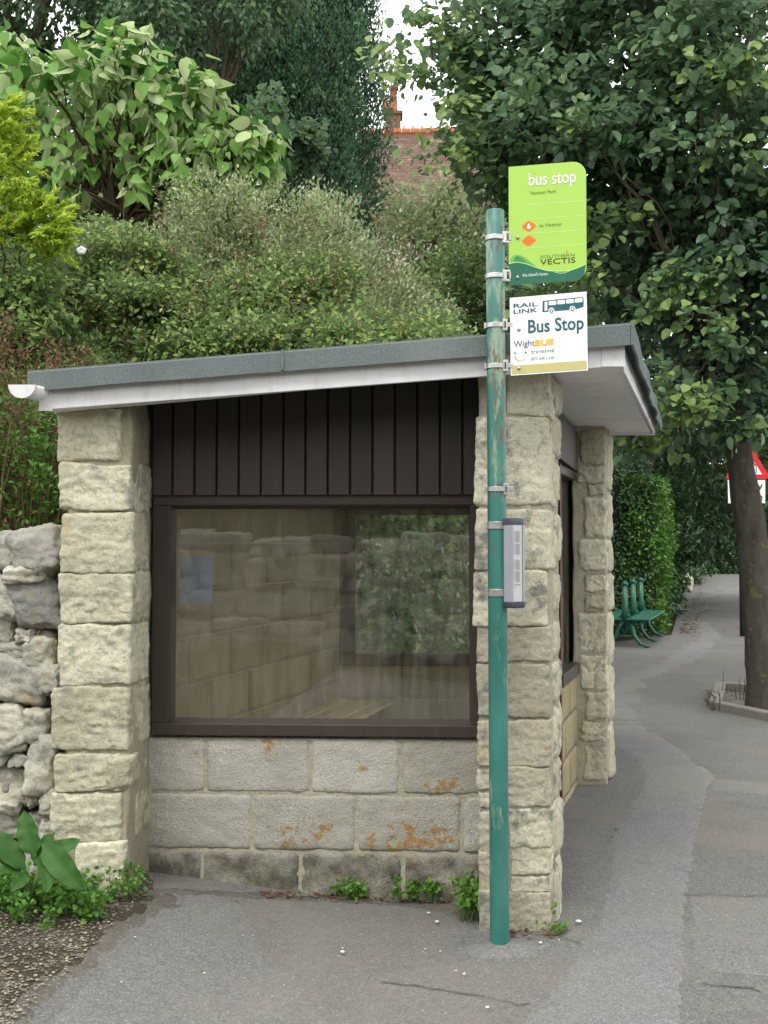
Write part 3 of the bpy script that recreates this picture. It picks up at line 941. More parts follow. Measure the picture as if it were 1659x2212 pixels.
# roadside window, door post, header
mb = MB()
mb.box(-.01, L3, -.02, .12, .702, .775, .7, xf=f3)
mb.box(.02, L3, .0, .09, 1.93, 1.99, .4, xf=f3)
mb.box(.02, .07, .01, .09, .775, 1.93, .4, xf=f3)
w3 = mb.build('window', M['frame'], sh, bevel=.004)
w3['label'] = 'narrow roadside window beside the doorway'
mb = MB(); mb.add([f3(Vector(p)) for p in ((.07, .05, .775), (L3, .05, .775), (L3, .05, 1.93), (.07, .05, 1.93))], [(0, 1, 2, 3)])
mb.build('pane', M['glass'], w3)
mb = MB(); mb.box(-.05, -.004, -.012, .11, -.02, 1.99, .6, xf=f3)
mb.build('door_post', M['redframe'], sh, bevel=.004)
mb = MB()
f4 = wallx(Vector((.60, 4.72, 0)), Vector((1.235, 7.12, 0)))
mb.box(.03, 2.46, .0, .08, 1.995, 2.24, .3, xf=f4)
for k in range(24): mb.box(.04 + k * .1, .135 + k * .1, -.014, -.001, 1.985, 2.235, random.Random(k).random(), xf=f4)
mb.build('header_boards', M['board'], sh)

# roof
FLt, FRt = P(60, 801, 4.28), P(1361, 697, 4.28)
BRt = P(1426, 908, 7.67)
BLt = FLt + (BRt - FRt)
BLt.z = FLt.z + .0
mb = MB()
nF = 60
def strip(a, b, drop_a, drop_b, th, nrm, seed, wav=.004, n=60):
    nrm = Vector(nrm)
    vs, fs = [], []
    for i in range(n + 1):
        t = i / n
        p = a.lerp(b, t)
        dr = drop_a + (drop_b - drop_a) * t + wav * noise.noise(Vector((t * 9, seed, 0)))
        bul = wav * .8 * noise.noise(Vector((t * 7, seed, 5)))
        o1 = nrm * (bul)
        o2 = nrm * (bul + wav * 1.2 * noise.noise(Vector((t * 11, seed, 9))))
        vs += [p + nrm * -.004, p + Vector((0, 0, -.008)) + o1 + nrm * .003, p + Vector((0, 0, -dr)) + o2, p + Vector((0, 0, -dr)) + o2 - nrm * th, p + Vector((0, 0, -.02)) - nrm * th]
    for i in range(n):
        for k in range(4):
            fs.append((i * 5 + k, (i + 1) * 5 + k, (i + 1) * 5 + k + 1, i * 5 + k + 1))
    fs += [(4, 3, 2, 1, 0), tuple(n * 5 + k for k in range(5))]
    mb.add(vs, fs)
dirS = (BRt - FRt).normalized()
rn = Vector((dirS.y, -dirS.x, 0)).normalized()
strip(FLt, FRt, .078, .086, .012, (0, -1, 0), 1, .003)
strip(FRt + rn * .012, BRt + rn * .012, .085, .075, .010, rn, 2, .014)
strip(FLt, BLt, .075, .075, .012, -rn, 3, .004)
# small lapped seam in the front felt
sx = P(610, 757, 4.275)
mb.box(sx.x - .004, sx.x + .004, 4.272, 4.285, sx.z - .075, sx.z + .004)
# top sheet
c0, c1, c2, c3 = [p.copy() for p in (FLt, FRt, BRt, BLt)]
mb.hexa(c0, c1, c2, c3, (0, 0, -.02))
rf = mb.build('roof', M['felt'], sh, True)
md = rf.modifiers.new('edge', 'EDGE_SPLIT'); md.split_angle = R(40)
mb = MB()
dz = Vector((0, 0, -.024)); iy = Vector((.03, .03, 0)); jy = Vector((-.05, .03, 0))
iy.y = .09; jy.y = .09
a0, a1 = FLt + dz + iy, FRt + dz + jy
b1, b0 = BRt + dz + Vector((-.06, -.03, 0)), BLt + dz + Vector((.03, -.03, 0))
mb.hexa(a0, a1, b1, b0, (0, 0, -.035))
mb.build('roof_deck', M['underside'], rf)
YW = 4.32
fa0, fa1 = P(86, 846, YW), P(1348, 748, YW)
fb0, fb1 = P(86, 886, YW), P(1348, 790, YW)
far_b = P(1415, 936, 7.62)
mb = MB()
top_in = Vector((0, 0, .03))
mb.hexa(fb0, fb1, fa1 + top_in, fa0 + top_in, (0, .018, 0))
o = mb.build('fascia', M['pvc'], rf, bevel=.003)
mb = MB()
e0 = fb1 + Vector((-.004, .019, 0)); e1 = far_b
mb.hexa(e0, e1, e1 + Vector((0, 0, .095)), e0 + Vector((0, 0, .095)), -rn * .018)
mb.build('fascia', M['pvc'], rf, bevel=.003)
mb = MB()
# corner caps and screw heads
q = fb1
mb.box(q.x - .088, q.x + .003, YW - .003, YW - .0005, q.z - .003, q.z + .095)
m2 = MB(); m2.box(fb0.x - .003, fb0.x + .05, YW - .003, YW - .0005, fb0.z - .003, fb0.z + .08); m2.build('fascia_corner', M['pvc'], rf)
mb.hexa(e0 + rn * .002, e0.lerp(e1, .03) + rn * .002, e0.lerp(e1, .03) + rn * .002 + Vector((0, 0, .09)), e0 + rn * .002 + Vector((0, 0, .09)), rn * .0025)
for zz in (.05,):
    s_ = Vector((q.x - .05, YW - .003, q.z + zz)); mb.tube([s_, s_ + Vector((0, -.004, 0))], .005, 8)
mb.build('fascia_corner', M['pvc'], rf)
# end fascia at the back and soffit boards
mb = MB()
sA, sB = fb1 + Vector((-.015, .03, .004)), far_b + Vector((-.03, 0, .004))
iA, iB = Vector((.56, 4.36, sA.z - .004)), Vector((1.20, 7.62, sB.z))
for t0, t1 in ((0, .345), (.349, .695), (.699, 1)):
    pa, pb, pc, pd = sA.lerp(sB, t0), sA.lerp(sB, t1), iA.lerp(iB, t1), iA.lerp(iB, t0)
    mb.hexa(pa, pb, pc, pd, (0, 0, .012))
mb.build('soffit', M['soffit'], rf)
mb = MB()
mb.hexa(far_b + Vector((-.5, .002, -.012)), far_b + Vector((0, .002, -.012)), far_b + Vector((0, .002, .09)), far_b + Vector((-.5, .002, .09)), (0, .018, 0))
mb.build('fascia', M['pvc'], rf)
# front soffit strip behind the front fascia
mb = MB()
mb.hexa(fb0 + Vector((.02, .02, .003)), fb1 + Vector((-.36, .02, .003)), fb1 + Vector((-.36, .13, .003)), fb0 + Vector((.02, .13, .003)), (0, 0, .01))
mb.build('soffit', M['soffit'], rf)
# half round gutter down the low side
mb = MB()
gc = P(48, 831, 4.22); gr = .049
gd = Vector((DS, 1, 0)).normalized(); gs = Vector((1, 0, 0))
vs = []
N = 14
for e in (0, 1):
    for rr in (gr, gr - .004):
        for k in range(N + 1):
            w = math.pi + math.pi * k / N
            vs.append(gc + gd * (3.45 * e) + Vector((math.cos(w) * rr, 0, math.sin(w) * rr)))
n1 = N + 1
fs = []
for k in range(N):
    fs += [(k, k + 1, 2 * n1 + k + 1, 2 * n1 + k), (n1 + k, 3 * n1 + k, 3 * n1 + k + 1, n1 + k + 1), (k, n1 + k, n1 + k + 1, k + 1)]
fs += [(0, 2 * n1, 3 * n1, n1), (N, n1 + N, 3 * n1 + N, 2 * n1 + N)]
mb.add(vs, fs)
gt = mb.build('gutter', M['pvc'], sh, True)
mb = MB()
cap = [gc + gd * -.004 + Vector((math.cos(math.pi + math.pi * k / N) * (gr + .003), 0, math.sin(math.pi + math.pi * k / N) * (gr + .003))) for k in range(N + 1)]
cap2 = [p + gd * .012 for p in cap]
mb.add(cap + cap2, [tuple(range(N + 1)), tuple(range(2 * N + 1, N, -1))] + [(k, N + 1 + k, N + 2 + k, k + 1) for k in range(N)] + [(0, N, 2 * N + 1, N + 1)])
mb.build('end_cap', M['pvc'], gt)

# bench inside
bn = empty('slatted_bench', (-.35, 6.4, 0), 'pale timber slatted bench inside the shelter along its rear wall', 'bench')
mb = MB()
fb_ = wallx(Vector((-.95, 4.98, 0)), Vector((-.325, 7.2, 0)))
LB = 2.3
for k in range(4):
    mb.box(0, LB, -.02 - k * .098 - .078, -.02 - k * .098, .503, .525, random.Random(k).random(), xf=fb_)
mb.build('seat', M['slat'], bn, bevel=.003)
for x in (.2, 1.15, 2.1):
    mb = MB()
    mb.box(x, x + .05, -.38, -.01, .452, .501, .4, xf=fb_)
    mb.box(x, x + .05, -.36, -.31, .0, .451, .4, xf=fb_)
    mb.build('leg', M['frame'], bn)

# notice on the glass
q0, q1, q2, q3 = [P(u, v, 4.865) for u, v in ((388, 1305), (459, 1305), (459, 1202), (388, 1202))]
mb = MB(); mb.hexa(q0, q1, q2, q3, (0, .0012, 0))
tag(mb.build('paper_notice', M['notice']), 'faded blue grey paper notice stuck inside the shelter window', 'notice')

# ---------------------------------------------------------------- bus stop pole and its signs
pb, pt = P(1079.5, 2035, 4.225), P(1069.5, 455, 4.225)
bs = empty('bus_stop', (pb.x, pb.y, 0), 'rusty green bus stop pole carrying a lime flag and a white sign', 'bus stop')
mb = MB()
ax = (pt - pb)
def pp(v):                      # point on the pole's axis at picture height v
    return pb.lerp(pt, (2035 - v) / (2035 - 455))
PR = .0365
mb.tube([pb - Vector((0, 0, .05)), pb, pb.lerp(pt, .3), pb.lerp(pt, .6), pt - Vector((0, 0, .006)), pt], [PR, PR, PR, PR * .99, PR * .98, PR * .9], 32)
mb.build('pole', M['pole'], bs, True).modifiers.new('e', 'EDGE_SPLIT').split_angle = R(50)
# foot of mortar
mb = MB()
n_ = 28
vs = [Vector((pb.x, pb.y, .03))]
for ring, (rr, zz) in enumerate(((.045, .016), (.09, .009), (.13, -.002))):
    for k in range(n_):
        w = 2 * math.pi * k / n_
        r2 = rr * (1.1 + .5 * noise.noise(Vector((math.cos(w) * 1.5, math.sin(w) * 1.5, ring))))
        vs.append(Vector((pb.x + .01 + math.cos(w) * r2 * 1.15, pb.y - .01 + math.sin(w) * r2 * .8, zz)))
fs = [(0, 1 + k, 1 + (k + 1) % n_) for k in range(n_)]
for r_ in range(2):
    for k in range(n_):
        fs.append((1 + r_ * n_ + k, 1 + (r_ + 1) * n_ + k, 1 + (r_ + 1) * n_ + (k + 1) % n_, 1 + r_ * n_ + (k + 1) % n_))
mb.add(vs, fs)
mb.build('footing', M['asphalt_m'], bs, True)

def clamp(v, style):
    c = pp(v)
    mb = MB()
    h = .009 if style != 2 else .014
    prof = [(PR + .001, -h), (PR + .0035, -h), (PR + .0035, h), (PR + .001, h)]
    n = 28
    vs = []
    for k in range(n):
        w = 2 * math.pi * k / n
        for r_, z_ in prof: vs.append(c + Vector((math.cos(w) * r_, math.sin(w) * r_, z_)))
    fs = []
    for k in range(n):
        for j in range(4):
            fs.append((k * 4 + j, ((k + 1) % n) * 4 + j, ((k + 1) % n) * 4 + (j + 1) % 4, k * 4 + (j + 1) % 4))
    mb.add(vs, fs)
    x = c.x + PR
    if style == 0:     # sign bracket: a bent channel
        y0 = c.y - .024
        mb.box(x - .016, x + .004, y0 - .002, y0 + .03, c.z - .022, c.z + .022)
        mb.box(x + .004, x + .018, y0 + .002, y0 + .012, c.z + .014, c.z + .022)
        mb.box(x + .004, x + .018, y0 + .002, y0 + .012, c.z - .022, c.z - .014)
        mb.box(x + .014, x + .020, y0 - .001, y0 + .014, c.z - .013, c.z + .013)
    elif style == 1:
        y0 = c.y - .026
        mb.box(x - .014, x + .006, y0 - .004, y0 + .028, c.z - .022, c.z + .022)
        mb.box(x + .0065, x + .028, y0 + .004, y0 + .02, c.z - .007, c.z + .010)
        mb.box(c.x - PR - .009, c.x - PR - .002, c.y - .012, c.y + .004, c.z - .011, c.z + .011)
    elif style == 2:
        mb.box(x - .008, x + .006, c.y - .026, c.y, c.z - .02, c.z + .02)
        mb.box(c.x - PR - .010, c.x - PR - .002, c.y - .012, c.y + .004, c.z - .012, c.z + .012)
    o = mb.build('clamp', M['steel'], bs, bevel=.0015)
    if style in (1,):
        m2 = MB(); m2.box(x - .007, x - .002, c.y - .0325, c.y - .0302, c.z - .012, c.z + .012)
        m2.build('slot', M['rubber'], o)
for v, st in ((517, 0), (601, 0), (709, 1), (798, 1), (1065, 1), (1143, 2), (1288, 2)): clamp(v, st)

class Sign:
    """flat panel through three picture corners, drawn on in (s, t): s right, t down, both 0..1"""
    def __init__(s, bl, br, tl, yl, yr, name, mat, corners=(0, 0, 0, 0), label=None):
        s.BL, s.BR, s.TL = P(*bl, yl), P(*br, yr), P(*tl, yl)
        s.X = s.BR - s.BL
        s.Z = s.TL - s.BL
        s.w, s.h = s.X.length, s.Z.length
        s.N = s.X.cross(s.Z).normalized()
        if s.N.y > 0: s.N = -s.N
        out = s.outline(corners)
        mb = MB()
        th = .004
        n = len(out)
        f_, b_ = [s.pt(a, b, 0) for a, b in out], [s.pt(a, b, -th) for a, b in out]
        mb.add(f_ + b_, [tuple(range(n)), tuple(range(2 * n - 1, n - 1, -1))] + [(i, n + i, n + (i + 1) % n, (i + 1) % n) for i in range(n)])
        s.o = mb.build(name, mat, bs)
        if label: s.o['label'] = label
        s.lift = 0
    def pt(s, a, b, o): return s.TL + s.X * a - s.Z * b + s.N * o
    def outline(s, rr):
        pts = []
        cs = [((0, 0), rr[0], 180), ((1, 0), rr[1], 270), ((1, 1), rr[2], 0), ((0, 1), rr[3], 90)]
        for (cx, cy), r_, a0 in cs:
            if r_ == 0: pts.append((cx, cy)); continue
            rs, rt = r_ / s.w, r_ / s.h
            ox = cx + (rs if cx == 0 else -rs); oy = cy + (rt if cy == 0 else -rt)
            for k in range(9):
                w = R(a0 + 90 * k / 8)
                pts.append((ox + math.cos(w) * rs, oy + math.sin(w) * rt))
        return pts
    def shape(s, polys, mat, name='emblem', lift=.0008):
        mb = MB()
        for poly in polys:
            vs = [s.pt(a, b, lift) for a, b in poly]
            mb.add(vs, [tuple(range(len(vs)))])
        return mb.build(name, mat, s.o)
    def text(s, body, s0, s1, tb, th_, mat, bold=0, lift=.0016, shear_=0, name='lettering'):
        """body from s0 to s1; baseline at t=tb, capital (or tallest) height th_ in t"""
        cu = bpy.data.curves.new('txt', 'FONT')
        cu.body = body
        cu.offset = bold
        cu.shear = shear_
        cu.resolution_u = 3
        ob = bpy.data.objects.new('txt', cu)
        dg = bpy.context.evaluated_depsgraph_get()
        COL.objects.link(ob)
        dg.update()
        me = bpy.data.meshes.new_from_object(ob.evaluated_get(dg))
        COL.objects.unlink(ob)
        bpy.data.objects.remove(ob)
        co_ = np.zeros(len(me.vertices) * 3)
        me.vertices.foreach_get('co', co_)
        co_ = co_.reshape(-1, 3)
        x0, x1, y1 = co_[:, 0].min(), co_[:, 0].max(), co_[:, 1].max()
        for vtx, c_ in zip(me.vertices, co_):
            a = s0 + (c_[0] - x0) / (x1 - x0) * (s1 - s0)
            b = tb - c_[1] / y1 * th_
            vtx.co = s.pt(a, b, lift)
        me.name = name
        me.materials.clear()
        me.materials.append(mat)
        o = bpy.data.objects.new(name, me)
        COL.objects.link(o)
        adopt(o, s.o)
        return o
    def bolt(s, a, b):
        mb = MB()
        c = s.pt(a, b, 0)
        mb.tube([c, c + s.N * .004, c + s.N * .007], [.0068, .0066, .004], 12)
        mb.build('bolt', M['bolt'], s.o, True)

yl, yr = 4.205, 4.165
g = Sign((1099.3, 616), (1267.3, 605), (1098.6, 360.5), yl, yr, 'sign_panel', M['s_green'], (0, .052, .052, 0), 'lime green flag sign with rounded right corners')
def gz(x, y):                   # zoom picture coordinates -> (s, t)
    a = (x - 196) / 1290
    top = 165 - 80 * a
    bot = 2133 - 55 * a
    return a, (y - top) / (bot - top)
a, b = gz(535, 487); a2, _ = gz(1315, 0); _, bt = gz(545, 278)
g.text('bus stop', a, a2, b, b - bt, M['s_white'], .004)
a, b = gz(552, 636); a2, _ = gz(990, 0)
g.text('Ventnor Park', a, a2, b, .026, M['s_olive'], .006)
for yy in (808, 1046, 1284, 1523):
    _, b = gz(450, yy)
    for k in range(46):
        a0 = .197 + k * .0172
        g.shape([], M['s_line']) if False else None
    g.shape([[(.195 + k * .0172, b), (.195 + k * .0172 + .0135, b), (.195 + k * .0172 + .0135, b + .0032), (.195 + k * .0172, b + .0032)] for k in range(46)], M['s_line'], 'dotted_line')
for (cx, cy), m_ in (((534, 1162), 0), ((531, 1402), 1)):
    ca, cb = gz(cx, cy)
    hw, hh = .093, .046
    pts = []
    for k in range(32):         # diamond with softened corners
        w = 2 * math.pi * k / 32
        e = .8
        pts.append((ca + hw * math.copysign(abs(math.cos(w)) ** (2 / 1.18), math.cos(w)), cb + hh * math.copysign(abs(math.sin(w)) ** (2 / 1.18), math.sin(w))))
    g.shape([pts], M['s_orange'], 'route_diamond')
a, b = gz(500, 1208); a2, _ = gz(567, 0)
g.text('6', a, a2, b, .047, M['s_white'], .03, .002)
a, b = gz(705, 1180); a2, _ = gz(1082, 0)
g.text('to Ventnor', a, a2, b, .028, M['s_olive'], .002)
# wave
def curve(pts, n=40):
    out = []
    for i in range(len(pts) - 1):
        p0 = pts[max(0, i - 1)]; p1 = pts[i]; p2 = pts[i + 1]; p3 = pts[min(len(pts) - 1, i + 2)]
        for k in range(n // (len(pts) - 1) + 1):
            t = k / (n // (len(pts) - 1) + 1)
            out.append(tuple(.5 * (2 * p1[j] + (p2[j] - p0[j]) * t + (2 * p0[j] - 5 * p1[j] + 4 * p2[j] - p3[j]) * t * t + (3 * p1[j] - p0[j] - 3 * p2[j] + p3[j]) * t ** 3) for j in (0, 1)))
    return out + [pts[-1]]
top = curve([gz(x, y) for x, y in ((196, 1775), (330, 1752), (480, 1780), (640, 1840), (820, 1895), (1000, 1915), (1180, 1910), (1330, 1868), (1475, 1808))])
rimo = g.outline((0, .052, .052, 0))
lowr = [p for p in rimo if p[1] > .93 and p[0] > .5]
g.shape([[(0, .9995)] + [(0.0006, top[0][1])] + top + sorted(lowr, key=lambda p: p[1])], M['s_dark'], 'wave_band', .0007)
upc = curve([gz(x, y) for x, y in ((215, 1700), (300, 1636), (420, 1655), (560, 1760), (680, 1850))], 24)
loc = curve([gz(x, y) for x, y in ((680, 1852), (560, 1806), (440, 1762), (320, 1748), (230, 1758))], 24)
g.shape([upc + loc], M['s_mid'], 'wave_swoosh', .0005)
upd = curve([gz(x, y) for x, y in ((280, 1700), (330, 1655), (410, 1690), (480, 1760))], 12)
lod = curve([gz(x, y) for x, y in ((480, 1772), (380, 1745), (290, 1740))], 12)
g.shape([upd + lod], flat('sign_swoosh_dark', (.04, .26, .08), .4), 'wave_swoosh', .0010)
ln = [(p[0], p[1] + .006) for p in top][::-1]
g.shape([[top[i], top[i + 1], (top[i + 1][0], top[i + 1][1] + .0055), (top[i][0], top[i][1] + .0055)] for i in range(len(top) - 1)], M['s_pale'], 'wave_line', .0012)
l2 = curve([gz(x, y) for x, y in ((960, 1930), (1060, 1950), (1160, 1932), (1230, 1900))], 16)
g.shape([[l2[i], l2[i + 1], (l2[i + 1][0], l2[i + 1][1] + .0045), (l2[i][0], l2[i][1] + .0045)] for i in range(len(l2) - 1)], M['s_pale'], 'wave_line', .0012)
a, b = gz(720, 1702); a2, _ = gz(1290, 0)
g.text('SOUTHERN', a, a2, b, .025, M['s_olive'], -.004)
a, b = gz(718, 1808); a2, _ = gz(1300, 0)
g.text('VECTIS', a, a2, b, .045, M['s_black'], .0)
a, b = gz(1162, 1600)
g.shape([[(a + .012 * math.cos(k * .7854), b + .008 * math.sin(k * .7854)) for k in range(8)]], M['s_orange'], 'dot')
a, b = gz(425, 2000); a2, _ = gz(845, 0)
g.text("the island's buses", a, a2, b, .028, M['s_white'], -.004)
g.bolt(*gz(344, 1345)); g.bolt(*gz(342, 2008))

w = Sign((1103.5, 811.5), (1270, 800), (1101, 643.5), yl, 4.15, 'sign_panel', M['s_white'], label='square white sign with a teal bus emblem')
def wz_(x, y):
    a = (x - 216) / 1290
    top = 162 - 85 * a
    bot = 1468 - 72 * a
    return (x - 216 - 18 * ((y - top) / (bot - top))) / 1285, (y - top) / (bot - top)
def wt(body, x0, y0, x1, th_, mat, bold=0, **k):
    a, b = wz_(x0, y0); a2, _ = wz_(x1, y0)
    w.text(body, a, a2, b, th_, mat, bold, **k)
wt('RAIL', 280, 332, 688, .052, M['s_teal'], .014)
wt('LINK', 282, 430, 684, .052, M['s_teal'], .014)
wt('Bus Stop', 528, 755, 1455, .168, M['s_teal'], .016)
wt('Wight', 285, 992, 636, .078, M['s_navy'], .0)
wt('BUS', 640, 972, 958, .078, M['s_amber'], .05)
wt('traveline', 572, 1104, 962, .053, M['s_tgreen'], .0)
wt('public transport info', 572, 1142, 955, .014, M['s_peach'], -.004)
wt('0870 608 2 608', 570, 1218, 960, .038, M['s_tgreen'], -.006)
def wp(l): return [wz_(x, y) for x, y in l]
w.shape([wp([(766, 410), (770, 222), (1400, 168), (1440, 175), (1452, 200), (1452, 330), (1310, 375), (960, 398)])], M['s_teal'], 'bus_emblem')
wn_ = [[(803, 240), (850, 236), (850, 384), (803, 388)]]
for x in (872, 1018, 1162, 1305):
    s_ = -(x - 872) * .086
    wn_.append([(x + 8, 230 + s_), (x + 118, 222 + s_), (x + 128, 230 + s_), (x + 128, 280 + s_), (x + 118, 290 + s_), (x + 8, 298 + s_), (x, 290 + s_), (x, 238 + s_)])
w.shape([wp(p) for p in wn_], M['s_white'], 'emblem_window', .0014)
def circ(cx, cy, r_): return wp([(cx + r_ * math.cos(k * .3927), cy + r_ * math.sin(k * .3927)) for k in range(16)])
for cx_, cy_ in ((918, 389), (1267, 366)):
    w.shape([circ(cx_, cy_ - 1, 50)], M['s_white'], 'emblem_wheel_arch', .0018)
    w.shape([circ(cx_, cy_ + 1, 34)], M['s_teal'], 'emblem_wheel', .0022)
    w.shape([circ(cx_, cy_ + 1, 19)], M['s_white'], 'emblem_hub', .0026)
w.shape([circ(305, 1092, 19)], M['s_tgreen'], 'dot')
w.shape([circ(484, 1084, 19)], M['s_tgreen'], 'dot')
sm = []
for k in range(14):
    t0, t1 = k / 14, (k + 1) / 14
    def smp(t, o): 
        w_ = R(188 - 196 * t)
        th = 13 * (1 - t) + 2.5
        return (393 + math.cos(w_) * (95 - o * th), 1143 + math.sin(w_) * (84 - o * th))
    sm.append(wp([smp(t0, 0), smp(t1, 0), smp(t1, 1), smp(t0, 1)]))
w.shape(sm, M['s_orange'], 'curved_line')
w.shape([[(.012, .873), (.985, .873), (.985, .985), (.012, .985)]], M['s_gold'], 'gold_band')
w.bolt(*wz_(370, 695)); w.bolt(*wz_(372, 1345))

# timetable case
tcx = lambda u, Y: (u - CU) / F * Y
zt0, zt1 = EYE + (HV - 1133) / F * 4.19, EYE + (HV - 1300) / F * 4.19
prof = [(tcx(1086.5, 4.21), 4.235), (tcx(1088, 4.185), 4.18), (tcx(1107, 4.15), 4.148), (tcx(1128.5, 4.165), 4.163), (tcx(1133.5, 4.19), 4.19), (tcx(1132, 4.22), 4.24)]
mb = MB()
n = len(prof)
mb.add([Vector((x, y, z)) for z in (zt1, zt0) for x, y in prof], [(i, (i + 1) % n, n + (i + 1) % n, n + i) for i in range(n)] + [tuple(range(n))[::-1], tuple(range(n, 2 * n))])
tc = mb.build('timetable_case', M['alu'], bs, bevel=.002)
mb = MB()
def capm(z0, z1, dome):
    cen = Vector((sum(p[0] for p in prof) / n, sum(p[1] for p in prof) / n, 0))
    sc = [(1.06, z0), (1.07, z1 * .6 + z0 * .4), (1.0, z1 * .9 + z0 * .1), (.82, z1)]
    vs = []
    for k_, z in sc:
        for x, y in prof: vs.append(Vector((cen.x + (x - cen.x) * k_, cen.y + (y - cen.y) * k_, z)))
    fs = [tuple(range(n))]
    for j in range(3):
        fs += [(j * n + i, j * n + (i + 1) % n, (j + 1) * n + (i + 1) % n, (j + 1) * n + i) for i in range(n)]
    fs.append(tuple(range(3 * n, 4 * n)))
    m_ = MB(); m_.add(vs, fs)
    m_.build('end_cap', M['cap'], tc, True).modifiers.new('e', 'EDGE_SPLIT').split_angle = R(45)
capm(zt0, zt0 + .024, 1); capm(zt1, zt1 - .022, 1)
pA, pB = Vector((*prof[2], 0)), Vector((*prof[3], 0))
nf = Vector((pB.y - pA.y, -(pB.x - pA.x), 0)).normalized()
if nf.y > 0: nf = -nf
def card(s0, s1, t0, t1, off, mat, name):
    m_ = MB()
    q = []
    for s_, t_ in ((s0, t1), (s1, t1), (s1, t0), (s0, t0)):
        p = pA.lerp(pB, s_); z = zt0 + (zt1 - zt0) * t_
        q.append(Vector((p.x, p.y, z)) + nf * off)
    m_.add(q, [(0, 1, 2, 3)])
    return m_.build(name, mat, tc)
card(.05, .93, .012, .988, .0012, M['paper'], 'timetable')
for t0, t1 in ((.09, .23), (.25, .385), (.455, .58), (.60, .74)):
    card(.28, .68, t0, t1, .002, M['ink'], 'printed_column')
    for k in range(7):
        tt = t0 + (t1 - t0) * k / 7
        card(.10, .22, tt, tt + .008, .002, M['ink'], 'printed_line')
card(.10, .75, .771, .777, .002, M['cap'], 'printed_line'); card(.10, .30, .80, .805, .002, M['cap'], 'printed_line')
card(.95, 1.0, .0, 1, .0025, M['rubber'], 'seal')

# ---------------------------------------------------------------- rubble wall on the left
mb = MB()
YD = 4.50
def dp(u): return (u - CU) / F * YD
rub = [(-60, 20, 1150, 1240, .3), (15, 136, 1147, 1232, .25), (-30, 32, 1204, 1262, .5), (22, 108, 1220, 1268, .75), (22, 132, 1246, 1362, .05), (-20, 50, 1256, 1328, .6), (-30, 32, 1330, 1390, .7),
       (34, 70, 1352, 1390, .65), (54, 122, 1376, 1448, .8), (90, 132, 1440, 1500, .45), (-40, 56, 1388, 1422, .5), (-30, 112, 1412, 1524, .45), (-60, 58, 1520, 1628, .75), (60, 115, 1536, 1606, .7),
       (62, 124, 1600, 1712, .65), (-20, 60, 1646, 1732, .8), (60, 92, 1676, 1744, .55), (94, 132, 1706, 1760, .4), (-40, 46, 1724, 1756, .7), (-60, 40, 1752, 1816, .6), (46, 100, 1752, 1810, .3),
       (96, 136, 1762, 1830, .5), (-60, 30, 1818, 1890, .5), (34, 110, 1812, 1890, .45), (100, 150, 1830, 1900, .6), (-60, 40, 1890, 1960, .5), (40, 130, 1885, 1960, .3), (104, 130, 1500, 1540, .5),
       (-34, 8, 1622, 1650, .5), (20, 66, 1630, 1650, .35), (-2, 30, 1300, 1345, .4)]
for i, (u0, u1, v0, v1, tn) in enumerate(rub):
    yo = random.Random(i).uniform(-.03, .03)
    ro = {1: .12, 11: -.45, 4: .15, 14: -.15}.get(i, random.Random(i + 3).uniform(-.12, .12))
    mb.stone(dp(u0) - .004, dp(u1) + .004, YD + yo, YD + .24 + yo, zs(v1, YD) - .004, zs(v0, YD) + .004, 700 + i, 18, 6.5, .018, 13, .38, tn, rot=ro)
rnd = random.Random(21)
for k in range(75):
    u, v, a_ = rnd.uniform(-50, 132), rnd.uniform(1235, 1900), rnd.uniform(9, 20)
    mb.stone(dp(u - a_), dp(u + a_), YD + .03, YD + .2, zs(v + a_ * .8, YD), zs(v - a_ * .8, YD), 1800 + k, 7, 5, .012, 20, .4, rot=rnd.uniform(-.6, .6))
rnd = random.Random(12)
for c_ in range(8):             # the wall runs on to the left of the frame
    x = dp(-55)
    while x > -4:
        wd = rnd.uniform(.14, .34)
        z0 = c_ * .19 - .05 + rnd.uniform(-.02, .02)
        mb.stone(x - wd, x, YD, YD + .25, z0, z0 + .19, 800 + int(x * 40) + c_, 7, 4.5, .016, 13, .25)
        x -= wd + .003
dw = mb.build('dry_stone_wall', M['flint'], None, True)
tag(dw, 'rough dry stone wall of loose rubble joining the shelter\'s left pillar', 'stone wall')
# stone retaining wall that runs on behind the shelter, seen through the far window
mb = MB()
f5 = wallx(Vector((-1.40, 4.95, 0)), Vector((-1.40 + DS * 14, 18.95, 0)))
x = 3.2
rnd = random.Random(5)
for c_ in range(8):
    x = 3.0
    while x < 12.5:
        wd = rnd.uniform(.25, .6)
        mb.stone(x, x + wd, -.12 - rnd.uniform(0, .05), .2, c_ * .24 - .03, c_ * .24 + .215, 900 + int(x * 31) + c_, 6, 4.5, .02, 9, .2, xf=f5)
        x += wd + .004
tag(mb.build('retaining_wall', M['flint'], None, True), 'ivy hung stone retaining wall glimpsed through the shelter\'s far window', 'stone wall')

# stone wall across the way: it stands behind the viewpoint and shows in the glass
mb = MB()
rnd = random.Random(8)
zc_ = -.05
for c_ in range(7):
    hh_ = (.22, .30, .20, .27, .18, .26, .2)[c_]
    x = -7.0 + rnd.random() * .3
    while x < 6:
        wd = rnd.uniform(.22, .75)
        dz_ = rnd.uniform(-.05, .05)
        mb.stone(x, x + wd, -3.75, -3.3 + rnd.uniform(-.06, .03), zc_ + dz_, zc_ + hh_ + rnd.uniform(0, .08) + dz_, 1200 + int(x * 31) + c_, 6, 9, .03, 6, .35, rot=rnd.uniform(-.12, .12))
        x += wd - .01
    zc_ += hh_ + .005
tag(mb.build('roadside_wall', M['flint'], None, True), 'stone wall mirrored in the shelter\'s window glass', 'stone wall')

